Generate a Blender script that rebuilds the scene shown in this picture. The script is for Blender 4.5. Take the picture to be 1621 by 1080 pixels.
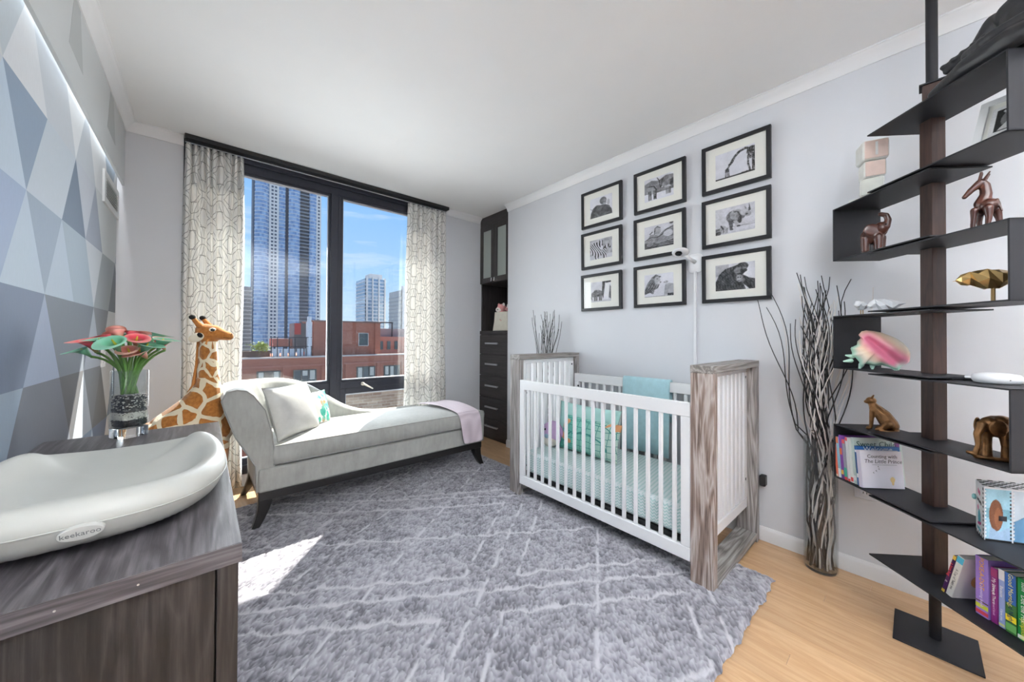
import bpy, bmesh, math, random
import numpy as np
from mathutils import Vector, Matrix, noise as mnoise
PI = math.pi
random.seed(7)
for o in list(bpy.data.objects):
    bpy.data.objects.remove(o, do_unlink=True)
SC = bpy.context.scene
COL = SC.collection

# ------------------------------------------------------------------ camera
F_PX, YAW, PIT, ROLL = 560.0, math.radians(41.19), math.radians(0.5), math.radians(0.25)
CAM_Z = 1.18
_fw = Vector((math.sin(YAW)*math.cos(PIT), math.cos(YAW)*math.cos(PIT), math.sin(PIT)))
_r0 = Vector((math.cos(YAW), -math.sin(YAW), 0)); _u0 = _r0.cross(_fw)
_r = _r0*math.cos(ROLL)+_u0*math.sin(ROLL); _u = -_r0*math.sin(ROLL)+_u0*math.cos(ROLL)
cd = bpy.data.cameras.new('camera'); cam = bpy.data.objects.new('camera', cd); COL.objects.link(cam)
cam.matrix_world = Matrix(((_r.x, _u.x, -_fw.x, 0), (_r.y, _u.y, -_fw.y, 0), (_r.z, _u.z, -_fw.z, CAM_Z), (0, 0, 0, 1)))
cd.sensor_fit = 'HORIZONTAL'; cd.sensor_width = 36; cd.lens = F_PX/1621*36
_cy = 534.5-F_PX*math.tan(PIT)
cd.shift_y = (_cy-540)/1621
cd.shift_x = 0
cd.clip_start = 0.02; cd.clip_end = 2000
SC.camera = cam

# ------------------------------------------------------------------ exposure
vs = SC.view_settings
vs.view_transform = 'Standard'; vs.look = 'None'; vs.gamma = 1; vs.use_curve_mapping = False
vs.exposure = 0.25

def lin(c, k=1.0):
    out = []
    for v in c[:3]:
        v = v/255.0
        out.append((v/12.92 if v <= 0.04045 else ((v+0.055)/1.055)**2.4)*k)
    return (out[0], out[1], out[2], 1.0)

# ------------------------------------------------------------------ sky: one gradient with height all round, thin cloud
wd = bpy.data.worlds.new('sky'); SC.world = wd; wd.use_nodes = True
wt = wd.node_tree; wt.nodes.clear()
def wn(t, **k):
    n = wt.nodes.new(t)
    for a, b in k.items(): setattr(n, a, b)
    return n
tc = wn('ShaderNodeTexCoord'); sep = wn('ShaderNodeSeparateXYZ'); wt.links.new(tc.outputs['Generated'], sep.inputs[0])
rmp = wn('ShaderNodeValToRGB'); wt.links.new(sep.outputs['Z'], rmp.inputs[0])
cr = rmp.color_ramp
cr.elements[0].position = 0.0; cr.elements[0].color = lin((205, 226, 246))
cr.elements[1].position = 0.16; cr.elements[1].color = lin((168, 208, 250))
e = cr.elements.new(0.42); e.color = lin((122, 180, 248))
e = cr.elements.new(1.0); e.color = lin((80, 140, 225))
mp = wn('ShaderNodeMapping'); mp.inputs['Scale'].default_value = (2.2, 2.2, 16)
wt.links.new(tc.outputs['Generated'], mp.inputs[0])
nz = wn('ShaderNodeTexNoise'); nz.inputs['Scale'].default_value = 1.6; nz.inputs['Detail'].default_value = 6; nz.inputs['Roughness'].default_value = .6
wt.links.new(mp.outputs[0], nz.inputs['Vector'])
cl = wn('ShaderNodeValToRGB'); cl.color_ramp.elements[0].position = .52; cl.color_ramp.elements[0].color = (0, 0, 0, 1)
cl.color_ramp.elements[1].position = .78; cl.color_ramp.elements[1].color = (.75, .75, .75, 1)
wt.links.new(nz.outputs['Fac'], cl.inputs[0])
mx = wn('ShaderNodeMix', data_type='RGBA'); wt.links.new(cl.outputs[0], mx.inputs['Factor'])
wt.links.new(rmp.outputs[0], mx.inputs['A']); mx.inputs['B'].default_value = lin((240, 245, 250))
bg = wn('ShaderNodeBackground'); wt.links.new(mx.outputs['Result'], bg.inputs[0]); bg.inputs[1].default_value = 1.0
wo = wn('ShaderNodeOutputWorld'); wt.links.new(bg.outputs[0], wo.inputs[0])

# ------------------------------------------------------------------ sun (high, from the right outside the window)
sd = bpy.data.lights.new('sun', 'SUN'); sun = bpy.data.objects.new('sun', sd); COL.objects.link(sun)
sd.energy = 17.0; sd.angle = math.radians(0.6); sd.color = (1.0, .95, .87)
SUN_DIR = Vector((-.66, -.75, -1.125)).normalized()
sun.rotation_euler = SUN_DIR.to_track_quat('-Z', 'Y').to_euler()
sun.location = (6, 8, 12)
# added area light outside the big window, topping up the daylight
ad = bpy.data.lights.new('window_fill', 'AREA'); ad.shape = 'RECTANGLE'; ad.size = 2.0; ad.size_y = 1.7; ad.energy = 68; ad.spread = math.radians(150); ad.color = (.93, .97, 1.0)
ao = bpy.data.objects.new('window_fill', ad); COL.objects.link(ao); ao.location = (.96, 3.68, 1.15); ao.rotation_euler = (-PI/2+.20, 0, 0)
# added uplight lamps that fill the room, unseen behind the camera (bodies are built with the room further down)
FILL_LAMPS = [(-.10, -.85), (.75, -1.7)]
FILL_LAMP_W = 94.0

# ------------------------------------------------------------------ helpers
ORG = {}
class NT:
    def __init__(s, m):
        m.use_nodes = True; s.t = m.node_tree; s.t.nodes.clear()
    def n(s, typ, ins=None, **props):
        x = s.t.nodes.new(typ)
        for a, b in props.items(): setattr(x, a, b)
        for k, v in (ins or {}).items():
            sk = x.inputs[k]
            if isinstance(v, bpy.types.NodeSocket): s.t.links.new(v, sk)
            else: sk.default_value = v
        return x
    def math(s, op, a, b=None, c=None):
        ins = {0: a}
        if b is not None: ins[1] = b
        if c is not None: ins[2] = c
        return s.n('ShaderNodeMath', ins, operation=op).outputs[0]
    def mix(s, f, a, b):
        x = s.n('ShaderNodeMix', data_type='RGBA')
        for k, v in (('Factor', f), ('A', a), ('B', b)):
            sk = [q for q in x.inputs if q.name == k and q.enabled][0]
            if isinstance(v, bpy.types.NodeSocket): s.t.links.new(v, sk)
            else: sk.default_value = v
        return [q for q in x.outputs if q.enabled][0]
    def ramp(s, f, stops):
        x = s.n('ShaderNodeValToRGB', {0: f}); e = x.color_ramp.elements
        e[0].position, e[0].color = stops[0]; e[1].position, e[1].color = stops[-1]
        for p, c in stops[1:-1]:
            q = e.new(p); q.color = c
        return x.outputs[0]
    def out(s, sh):
        o = s.n('ShaderNodeOutputMaterial'); s.t.links.new(sh, o.inputs[0])
    def bsdf(s, col, rough=.5, metal=0, spec=.5, nrm=None, **kw):
        ins = {'Base Color': col, 'Roughness': rough, 'Metallic': metal, 'Specular IOR Level': spec}
        ins.update(kw)
        if nrm is not None: ins['Normal'] = nrm
        return s.n('ShaderNodeBsdfPrincipled', ins).outputs[0]
    def bump(s, h, st=.3, d=.01):
        return s.n('ShaderNodeBump', {'Strength': st, 'Distance': d, 'Height': h}).outputs[0]
    def coord(s, kind='Object', scale=(1, 1, 1), rot=(0, 0, 0)):
        if kind == 'World': v = s.n('ShaderNodeNewGeometry').outputs['Position']
        else: v = s.n('ShaderNodeTexCoord').outputs[kind]
        return s.n('ShaderNodeMapping', {'Vector': v, 'Scale': scale, 'Rotation': rot}).outputs[0]
    def noise(s, v, sc, det=4, ro=.55, dist=0):
        return s.n('ShaderNodeTexNoise', {'Vector': v, 'Scale': sc, 'Detail': det, 'Roughness': ro, 'Distortion': dist}).outputs[0]

MATS = {}
def M(name, rgb, rough=.5, metal=0, spec=.5, var=0, vs=8, bump=0, bs=60, bd=.004, **kw):
    if name in MATS: return MATS[name]
    m = bpy.data.materials.new(name); t = NT(m); c = lin(rgb) if max(rgb) > 1.0 else (*rgb, 1)
    v = t.coord('Object'); nrm = None; col = c
    if var:
        f = t.noise(v, vs, 5)
        lo = tuple(x*(1-var) for x in c[:3])+(1,); hi = tuple(min(1, x*(1+var)) for x in c[:3])+(1,)
        col = t.ramp(f, [(.3, lo), (.7, hi)])
    if bump: nrm = t.bump(t.noise(v, bs, 3), bump, bd)
    t.out(t.bsdf(col, rough, metal, spec, nrm, **kw)); MATS[name] = m
    return m

def wood(name, c1, c2, axis='z', sc=1.0, rough=.45, knots=False, kind='Object', bump=.15, c3=None, rand=0, fw=.55, rg=None, fs=110):
    if name in MATS: return MATS[name]
    m = bpy.data.materials.new(name); t = NT(m)
    st = {'x': (.09, 1, 1), 'y': (1, .09, 1), 'z': (1, 1, .09)}[axis]
    v = t.coord(kind, tuple(a*sc for a in st))
    big = t.noise(v, 7, 3, .5, .6)
    w = t.math('FRACT', t.math('MULTIPLY', big, 9 if knots else 5))
    ring = t.math('ABSOLUTE', t.math('SUBTRACT', w, .5))
    fine = t.noise(t.coord(kind, tuple(a*sc*(.5 if a < 1 else 1) for a in st)), fs, 5, .65)
    f = t.math('ADD', t.math('MULTIPLY', ring, rg if rg is not None else (.9 if knots else .55)), t.math('MULTIPLY', fine, fw))
    stops = [(.22, lin(c1)), (.78, lin(c2))]
    if c3: stops.insert(1, (.5, lin(c3)))
    col = t.ramp(f, stops)
    if rand:
        oi = t.n('ShaderNodeObjectInfo').outputs['Random']
        k = t.math('ADD', 1-rand/2, t.math('MULTIPLY', oi, rand))
        hs = t.n('ShaderNodeHueSaturation', {'Value': k, 'Color': col, 'Fac': 1.0}); col = hs.outputs[0]
    t.out(t.bsdf(col, rough, 0, .4, t.bump(f, bump, .003)))
    MATS[name] = m
    return m

class B:
    def __init__(s): s.v = []; s.f = []; s.m = []; s.mi = 0
    def add(s, vs, fs):
        o = len(s.v); s.v += [tuple(v) for v in vs]; s.f += [tuple(i+o for i in f) for f in fs]; s.m += [s.mi]*len(fs); return s
    def box(s, x0, y0, z0, x1, y1, z1):
        return s.add([(x0, y0, z0), (x1, y0, z0), (x1, y1, z0), (x0, y1, z0), (x0, y0, z1), (x1, y0, z1), (x1, y1, z1), (x0, y1, z1)],
                     [(3, 2, 1, 0), (4, 5, 6, 7), (0, 1, 5, 4), (1, 2, 6, 5), (2, 3, 7, 6), (3, 0, 4, 7)])
    def obox(s, c, sz, R=None):
        R = R or Matrix.Identity(3); c = Vector(c); vs = []
        for k in (-1, 1):
            for (i, j) in ((-1, -1), (1, -1), (1, 1), (-1, 1)):
                vs.append(c+R@Vector((i*sz[0]/2, j*sz[1]/2, k*sz[2]/2)))
        return s.add(vs, [(3, 2, 1, 0), (4, 5, 6, 7), (0, 1, 5, 4), (1, 2, 6, 5), (2, 3, 7, 6), (3, 0, 4, 7)])
    def loft(s, rings, cap=True, close=True):
        n = len(rings[0]); vs = [p for r in rings for p in r]; fs = []
        for i in range(len(rings)-1):
            for j in range(n if close else n-1):
                a = i*n+j; b = i*n+(j+1) % n
                fs.append((a, b, b+n, a+n))
        if cap:
            fs.append(tuple(range(n-1, -1, -1))); k = (len(rings)-1)*n; fs.append(tuple(range(k, k+n)))
        return s.add(vs, fs)
    def tube(s, pts, r, n=8, cap=True):
        pts = [Vector(p) for p in pts]; m = len(pts)
        rs = r if isinstance(r, (list, tuple)) else [r]*m
        rings = []; nrm = None
        for i, p in enumerate(pts):
            t = (pts[min(i+1, m-1)]-pts[max(i-1, 0)])
            t = t.normalized() if t.length > 1e-9 else Vector((0, 0, 1))
            if nrm is None:
                nrm = t.orthogonal().normalized()
            nrm = (nrm-t*nrm.dot(t))
            nrm = nrm.normalized() if nrm.length > 1e-6 else t.orthogonal().normalized()
            bn = t.cross(nrm)
            rings.append([p+(nrm*math.cos(2*PI*k/n)+bn*math.sin(2*PI*k/n))*rs[i] for k in range(n)])
        return s.loft(rings, cap)
    def cyl(s, p0, p1, r0, r1=None, n=16): return s.tube([p0, p1], [r0, r0 if r1 is None else r1], n)
    def lathe(s, prof, n=24, c=(0, 0, 0), cap=True):
        return s.loft([[(c[0]+r*math.cos(2*PI*k/n), c[1]+r*math.sin(2*PI*k/n), c[2]+z) for k in range(n)] for r, z in prof], cap)
    def ell(s, c, r, R=None, n=14, m=9):
        R = R or Matrix.Identity(3); c = Vector(c); rings = []
        for i in range(m+1):
            a = -PI/2+PI*(0.02+0.96*i/m)
            rings.append([c+R@Vector((r[0]*math.cos(a)*math.cos(2*PI*k/n), r[1]*math.cos(a)*math.sin(2*PI*k/n), r[2]*math.sin(a))) for k in range(n)])
        return s.loft(rings)
    def prism(s, poly, d, off=(0, 0, 0)):
        """poly: list of 3D points in a plane; d: extrusion vector"""
        d = Vector(d); a = [Vector(p) for p in poly]; n = len(a)
        return s.add(a+[p+d for p in a], [tuple(range(n-1, -1, -1)), tuple(range(n, 2*n))]+[(i, (i+1) % n, n+(i+1) % n, n+i) for i in range(n)])
    def cone(s, p0, p1, r0, r1, n=10):
        """tapered capsule"""
        p0 = Vector(p0); p1 = Vector(p1); ax = (p1-p0); L = ax.length; ax = ax.normalized() if L > 1e-9 else Vector((0, 0, 1))
        pts = []; rs = []
        for a in (-80, -50, -20): pts.append(p0+ax*math.sin(math.radians(a))*r0); rs.append(r0*math.cos(math.radians(a)))
        pts += [p0, p1]; rs += [r0, r1]
        for a in (20, 50, 80): pts.append(p1+ax*math.sin(math.radians(a))*r1); rs.append(r1*math.cos(math.radians(a)))
        a = ax; nrm = a.orthogonal().normalized(); bn = a.cross(nrm)
        return s.loft([[p+(nrm*math.cos(2*PI*k/n)+bn*math.sin(2*PI*k/n))*r for k in range(n)] for p, r in zip(pts, rs)])
    def chain(s, pts, n=10):
        """pts: list of (x,y,z,r)"""
        for a, b in zip(pts[:-1], pts[1:]): s.cone(a[:3], b[:3], a[3], b[3], n)
        return s
    def xf(s, mat):
        s.v = [tuple(mat@Vector(v)) for v in s.v]; return s
    def build(s, name, mats, parent=None, smooth=False, bevel=0, seg=2, ang=35, local=False):
        me = bpy.data.meshes.new(name)
        if parent is not None:
            off = Vector((0, 0, 0)) if local else ORG.get(parent.name, Vector((0, 0, 0)))
        else:
            xs = np.array(s.v); lo = xs.min(0); hi = xs.max(0)
            off = Vector(((lo[0]+hi[0])/2, (lo[1]+hi[1])/2, lo[2]))
        me.from_pydata([(v[0]-off.x, v[1]-off.y, v[2]-off.z) for v in s.v], [], s.f)
        mats = mats if isinstance(mats, (list, tuple)) else [mats]
        for m in mats: me.materials.append(m)
        if len(mats) > 1: me.polygons.foreach_set('material_index', s.m)
        me.polygons.foreach_set('use_smooth', [True]*len(me.polygons))
        bm = bmesh.new(); bm.from_mesh(me); bmesh.ops.recalc_face_normals(bm, faces=bm.faces); bm.to_mesh(me); bm.free()
        if not smooth: me.set_sharp_from_angle(angle=math.radians(ang))
        o = bpy.data.objects.new(name, me); COL.objects.link(o)
        if parent is not None: o.parent = parent; ORG[o.name] = Vector(off)
        else: o.location = off; ORG[o.name] = Vector(off)
        if bevel:
            b = o.modifiers.new('bevel', 'BEVEL'); b.width = bevel; b.segments = seg; b.limit_method = 'ANGLE'; b.angle_limit = math.radians(40)
            if hasattr(b, 'harden_normals'): b.harden_normals = False
        return o

def remesh(o, vox, smooth=4, fac=.5):
    r = o.modifiers.new('skin', 'REMESH'); r.mode = 'VOXEL'; r.voxel_size = vox; r.use_smooth_shade = True
    if smooth:
        q = o.modifiers.new('smooth', 'SMOOTH'); q.iterations = smooth; q.factor = fac
    return o

def tag(o, label=None, cat=None, group=None, kind=None):
    if label: o['label'] = label
    if cat: o['category'] = cat
    if group: o['group'] = group
    if kind: o['kind'] = kind
    return o
def thing(name, label, cat, loc=(0, 0, 0), rz=0, group=None, kind=None, local=False):
    o = bpy.data.objects.new(name, None); COL.objects.link(o); o.location = loc; o.rotation_euler = (0, 0, rz)
    o.empty_display_size = .05
    ORG[o.name] = Vector((0, 0, 0)) if local else Vector(loc)
    return tag(o, label, cat, group, kind)
def copy_tree(o, parent=None):
    c = o.copy(); COL.objects.link(c); ORG[c.name] = ORG.get(o.name, Vector()); c.parent = parent
    for ch in list(o.children):
        if ch is not c: copy_tree(ch, c)
    return c
def struct(o): o['kind'] = 'structure'; return o
def rotz(a): return Matrix.Rotation(a, 3, 'Z')
def text_obj(s, size, M4, mat, parent, name='lettering', ext=.0004, align='CENTER', sx=1.0, local=False, shear=0.0):
    cu = bpy.data.curves.new('t', 'FONT'); cu.body = s; cu.size = size; cu.extrude = ext; cu.align_x = align; cu.align_y = 'CENTER'; cu.shear = shear
    cu.resolution_u = 2
    to = bpy.data.objects.new('t', cu); COL.objects.link(to)
    dg = bpy.context.evaluated_depsgraph_get()
    me = bpy.data.meshes.new_from_object(to.evaluated_get(dg))
    bpy.data.objects.remove(to, do_unlink=True)
    off = Vector() if local else ORG.get(parent.name, Vector())
    for v in me.vertices:
        c = v.co.copy(); c.x *= sx
        v.co = (M4@c)-off
    me.materials.clear(); me.materials.append(mat)
    o = bpy.data.objects.new(name, me); COL.objects.link(o); o.parent = parent
    return o
def frame4(o, ux, uy):
    ux = Vector(ux).normalized(); uy = Vector(uy); uy = (uy-ux*uy.dot(ux)).normalized(); n = ux.cross(uy); o = Vector(o)
    return Matrix(((ux.x, uy.x, n.x, o.x), (ux.y, uy.y, n.y, o.y), (ux.z, uy.z, n.z, o.z), (0, 0, 0, 1)))

# flat print: a fine grid with one colour per vertex
def _printmat():
    m = bpy.data.materials.new('print_ink'); t = NT(m)
    a = t.n('ShaderNodeVertexColor', layer_name='ink').outputs[0]
    t.out(t.bsdf(a, .55, 0, .3)); MATS['print_ink'] = m
_printmat()
class Ras:
    def __init__(s, w, h, c=(1, 1, 1)):
        s.w, s.h = w, h; s.a = np.zeros((h, w, 3)); s.a[:] = np.array(c if hasattr(c, '__len__') else (c, c, c))
        s.X, s.Y = np.meshgrid((np.arange(w)+.5)/w, (np.arange(h)+.5)/h)
        s.rng = np.random.default_rng(3)
    def col(s, c): return np.array(c if hasattr(c, '__len__') else (c, c, c), float)
    def put(s, m, c, al=1.0):
        s.a[m] = s.a[m]*(1-al)+s.col(c)*al; return s
    def poly(s, pts, c, al=1.0):
        m = np.zeros_like(s.X, bool); n = len(pts)
        for i in range(n):
            x0, y0 = pts[i]; x1, y1 = pts[(i+1) % n]
            if y0 == y1: continue
            k = ((y0 > s.Y) != (y1 > s.Y)) & (s.X < (x1-x0)*(s.Y-y0)/(y1-y0)+x0)
            m ^= k
        return s.put(m, c, al)
    def ell(s, x, y, rx, ry, c, al=1.0, ang=0):
        dx = s.X-x; dy = s.Y-y; ca, sa = math.cos(ang), math.sin(ang)
        return s.put(((dx*ca+dy*sa)/rx)**2+((-dx*sa+dy*ca)/ry)**2 < 1, c, al)
    def line(s, pts, wd, c, al=1.0):
        for (x0, y0), (x1, y1) in zip(pts[:-1], pts[1:]):
            dx, dy = x1-x0, y1-y0; L = dx*dx+dy*dy+1e-12
            t = np.clip(((s.X-x0)*dx+(s.Y-y0)*dy)/L, 0, 1)
            s.put((s.X-x0-t*dx)**2+(s.Y-y0-t*dy)**2 < wd*wd, c, al)
        return s
    def rect(s, x0, y0, x1, y1, c, al=1.0): return s.put((s.X > x0) & (s.X < x1) & (s.Y > y0) & (s.Y < y1), c, al)
    def grain(s, amt, mask=None):
        n = (s.rng.random((s.h, s.w, 1))-.5)*amt
        s.a += n if mask is None else n*mask[..., None]
        return s
    def mottle(s, k, amt, mask=None):
        g = s.rng.random((k+2, k+2))
        yi = s.Y*k; xi = s.X*k; y0 = yi.astype(int); x0 = xi.astype(int); fy = yi-y0; fx = xi-x0
        v = g[y0, x0]*(1-fx)*(1-fy)+g[y0, x0+1]*fx*(1-fy)+g[y0+1, x0]*(1-fx)*fy+g[y0+1, x0+1]*fx*fy
        d = ((v-.5)*amt)[..., None]
        s.a += d if mask is None else d*mask[..., None]
        return s
def put_print(name, ras, o, ux, uy, parent, local=False):
    """o = lower left corner, ux/uy = full edge vectors"""
    o, ux, uy = Vector(o), Vector(ux), Vector(uy); w, h = ras.w, ras.h
    off = Vector() if local else ORG.get(parent.name, Vector())
    n = ux.cross(uy).normalized()
    vs = [tuple(o+ux*(i/(w-1))+uy*(j/(h-1))-off) for j in range(h) for i in range(w)]
    fs = [(j*w+i, j*w+i+1, (j+1)*w+i+1, (j+1)*w+i) for j in range(h-1) for i in range(w-1)]
    me = bpy.data.meshes.new(name); me.from_pydata(vs, [], fs)
    ca = me.color_attributes.new('ink', 'FLOAT_COLOR', 'POINT')
    a = np.clip(ras.a, 0, 1).reshape(-1, 3); a = np.where(a <= .04045, a/12.92, ((a+.055)/1.055)**2.4)
    ca.data.foreach_set('color', np.concatenate([a, np.ones((len(a), 1))], 1).astype(np.float32).ravel())
    me.materials.append(MATS['print_ink'])
    ob = bpy.data.objects.new(name, me); COL.objects.link(ob); ob.parent = parent
    return ob
def pillow_mesh(b, M4, w, h, t, n=18, pinch=.06):
    """cushion in local XY (w x h) with thickness t along Z"""
    def pt(i, j, sgn):
        u = -1+2*i/n; v = -1+2*j/n
        x = u*w/2*(1-pinch*(1-v*v)*abs(u)**3*0.9+pinch*.25*v*v*abs(u)**4); y = v*h/2*(1-pinch*(1-u*u)*abs(v)**3*.9+pinch*.25*u*u*abs(v)**4)
        k = max(0, (1-abs(u)**2.6))**.55*max(0, (1-abs(v)**2.6))**.55
        return M4@Vector((x, y, sgn*(t/2*k+.0015)))
    vs = [pt(i, j, 1) for j in range(n+1) for i in range(n+1)]+[pt(i, j, -1) for j in range(n+1) for i in range(n+1)]
    q = (n+1)*(n+1); fs = []
    for j in range(n):
        for i in range(n):
            a = j*(n+1)+i; fs.append((a, a+1, a+n+2, a+n+1)); fs.append((q+a, q+a+n+1, q+a+n+2, q+a+1))
    bd = [i for i in range(n+1)]+[j*(n+1)+n for j in range(1, n+1)]+[n*(n+1)+i for i in range(n-1, -1, -1)]+[j*(n+1) for j in range(n-1, 0, -1)]
    for k in range(len(bd)):
        a, c = bd[k], bd[(k+1) % len(bd)]; fs.append((a, q+a, q+c, c))
    b.add(vs, fs)
    ring = [(vs[k]+vs[q+k])/2 for k in bd]
    return ring
# ================================================================== the room
XL, XR, YW, YB, ZC = -.432, 2.488, 3.463, -2.6, 2.61
def painted(name, rgb, rough=.55):
    m = bpy.data.materials.new(name); t = NT(m); v = t.coord('World')
    f = t.noise(v, 3.0, 3); c = lin(rgb)
    col = t.ramp(f, [(.25, tuple(x*.97 for x in c[:3])+(1,)), (.75, c)])
    t.out(t.bsdf(col, rough, 0, .35, t.bump(t.noise(v, 220, 2), .04, .001))); MATS[name] = m
    return m
WALL = painted('wall_paint', (216, 217, 221))
CEIL = painted('ceiling_paint', (240, 240, 240), .7)
TRIM = painted('trim_white', (236, 236, 237), .35)
DARKMETAL = M('window_metal', (42, 44, 54), .38, .3, .5, var=.08)

# floor: maple strips
maple = wood('maple', (180, 143, 106), (206, 172, 135), 'y', 2.2, .32, kind='World', bump=.04, rand=.16)
b = B(); b.box(XL-.1, YB, -.08, 3.05, YW+.06, -.013)
floor = struct(b.build('floor', M('subfloor', (150, 110, 70), .7)))
bm_ = B(); bm_.box(0, 0, 0, 1, 1, 1)
plank0 = bm_.build('plank', maple, floor, local=True); pm = plank0.data; bpy.data.objects.remove(plank0)
rw = .0635; x = XL; i = 0; rr = random.Random(3)
while x < 2.52:
    w = min(rw, 2.53-x); y = YB+rr.uniform(-.9, 0)
    while y < YW+.04:
        L = rr.uniform(.95, 1.7); y0 = max(y, YB); y1 = min(y+L, YW+.05)
        if y1-y0 > .05:
            o = bpy.data.objects.new('plank', pm); COL.objects.link(o); o.parent = floor
            o.location = Vector((x+.0004, y0+.0005, -.013))-ORG[floor.name]; o.scale = (w-.0008, y1-y0-.001, .013)
        y += L
    x += rw
b = B(); b.box(XL-.12, YB-.1, ZC, 3.05, YW+.14, ZC+.1); struct(b.build('ceiling', CEIL))
b = B(); b.box(XR, YB, 0, XR+.1, 2.918, ZC); struct(b.build('wall_right', WALL, bevel=.004))
b = B(); b.box(XL-.12, YB-.1, 0, XR+.1, YB, ZC); struct(b.build('wall_back', WALL))
b = B(); b.box(XL-.12, YW, 0, -.112, YW+.14, ZC); b.box(2.032, YW, 0, 3.05, YW+.14, ZC); b.box(-.112, YW+.02, 0, 2.032, YW+.14, .10)
b.box(-.112, YW+.03, 2.60, 2.032, YW+.14, ZC)
struct(b.build('wall_window', WALL, bevel=.004))
b = B(); b.box(2.95, 2.85, 0, 3.05, YW, ZC); b.box(XR+.1, 2.88, 0, 2.95, 2.918, ZC); struct(b.build('wall_niche', WALL))

# left wall with its printed wallpaper of tall triangles
PAL = [(205, 207, 210), (178, 186, 192), (186, 191, 197), (212, 214, 216), (150, 160, 170), (180, 193, 206), (135, 150, 168), (112, 124, 140),
       (150, 156, 168), (152, 166, 190), (172, 184, 196), (116, 121, 126), (112, 123, 143), (117, 123, 132), (94, 94, 97), (166, 172, 180), (192, 196, 197)]
TRI = {  # (band, up/down, column) -> colour
 (3,'u',0):(205,207,210),(3,'d',0):(178,186,192),(3,'d',1):(186,191,197),(3,'u',1):(186,191,197),(3,'d',2):(212,214,216),(3,'u',2):(182,187,193),(3,'d',3):(208,210,212),(3,'u',3):(205,207,209),(3,'d',4):(150,160,170),(3,'u',4):(205,207,209),
 (2,'u',0):(180,193,206),(2,'d',0):(135,150,168),(2,'u',1):(183,191,199),(2,'d',1):(183,191,199),(2,'u',2):(112,124,140),(2,'d',2):(180,184,192),(2,'u',3):(150,156,168),(2,'d',3):(192,196,197),(2,'u',4):(192,196,197),(2,'d',4):(192,196,197),
 (1,'d',0):(152,166,190),(1,'u',0):(176,189,201),(1,'d',1):(148,160,175),(1,'u',1):(172,184,196),(1,'d',2):(156,168,179),(1,'u',2):(156,168,179),(1,'d',3):(186,191,196),(1,'u',3):(150,156,160),(1,'d',4):(150,156,160),(1,'u',4):(116,121,126),
 (0,'u',0):(112,123,143),(0,'d',0):(112,123,143),(0,'u',1):(150,160,180),(0,'d',1):(117,123,132),(0,'u',2):(117,123,132),(0,'d',2):(117,123,132),(0,'u',3):(160,166,176),(0,'d',3):(125,129,134),(0,'u',4):(190,192,194),(0,'d',4):(190,192,194),
 (-1,'d',0):(152,166,182),(-1,'u',0):(110,113,122),(-1,'d',1):(110,113,122),(-1,'u',1):(110,113,122),(-1,'d',2):(94,94,97),(-1,'u',2):(166,172,180),(-1,'d',3):(120,123,127),(-1,'u',3):(112,114,116),(-1,'d',4):(190,192,194)}
def clip(poly, ax, val, keep_less):
    out = []
    for i in range(len(poly)):
        p, q = poly[i], poly[(i+1) % len(poly)]
        ip = (p[ax] <= val) == keep_less or p[ax] == val; iq = (q[ax] <= val) == keep_less or q[ax] == val
        if ip: out.append(p)
        if ip != iq:
            t = (val-p[ax])/(q[ax]-p[ax]); out.append((p[0]+(q[0]-p[0])*t, p[1]+(q[1]-p[1])*t))
    return out
ze = lambda n: 1.011+.3193*n
ev = lambda j: 1.89+.3845*j
od = lambda j: 1.6975+.3845*j
b = B(); mats = []; mi = {}
rr = random.Random(11)
def paper(c):
    if c not in mi:
        nm = 'wallpaper_%d_%d_%d' % c; m = bpy.data.materials.new(nm); t = NT(m); v = t.coord('World', (1, 1, .15))
        cc = lin(c); f = t.noise(v, 260, 2)
        t.out(t.bsdf(t.ramp(f, [(.2, tuple(q*.93 for q in cc[:3])+(1,)), (.8, cc)]), .68, 0, .2, t.bump(f, .05, .001))); mi[c] = len(mats); mats.append(m)
    return mi[c]
ZV = 2.60
for n in range(-4, 6):
    for j in range(-12, 7):
        if n % 2 == 0:
            tris = {'u': [(ev(j-1), ze(n)), (ev(j), ze(n)), (od(j), ze(n+1))], 'd': [(ev(j), ze(n)), (od(j+1), ze(n+1)), (od(j), ze(n+1))]}
        else:
            tris = {'u': [(od(j), ze(n)), (od(j+1), ze(n)), (ev(j), ze(n+1))], 'd': [(od(j), ze(n)), (ev(j), ze(n+1)), (ev(j-1), ze(n+1))]}
        for k, p in tris.items():
            for ax, val, kl in ((0, YW, True), (0, YB, False), (1, ZV, True), (1, 0, False)):
                if len(p) > 2: p = clip(p, ax, val, kl)
            if len(p) < 3: continue
            c = TRI.get((n, k, j)) or rr.choice(PAL)
            b.mi = paper(c); b.add([(XL, q[0], q[1]) for q in p], [tuple(range(len(p)))])
b.mi = paper((192, 196, 197)); b.box(XL-.12, YB, 0, XL-.0005, YW, ZC)
o = struct(b.build('wall_left', mats))
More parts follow.
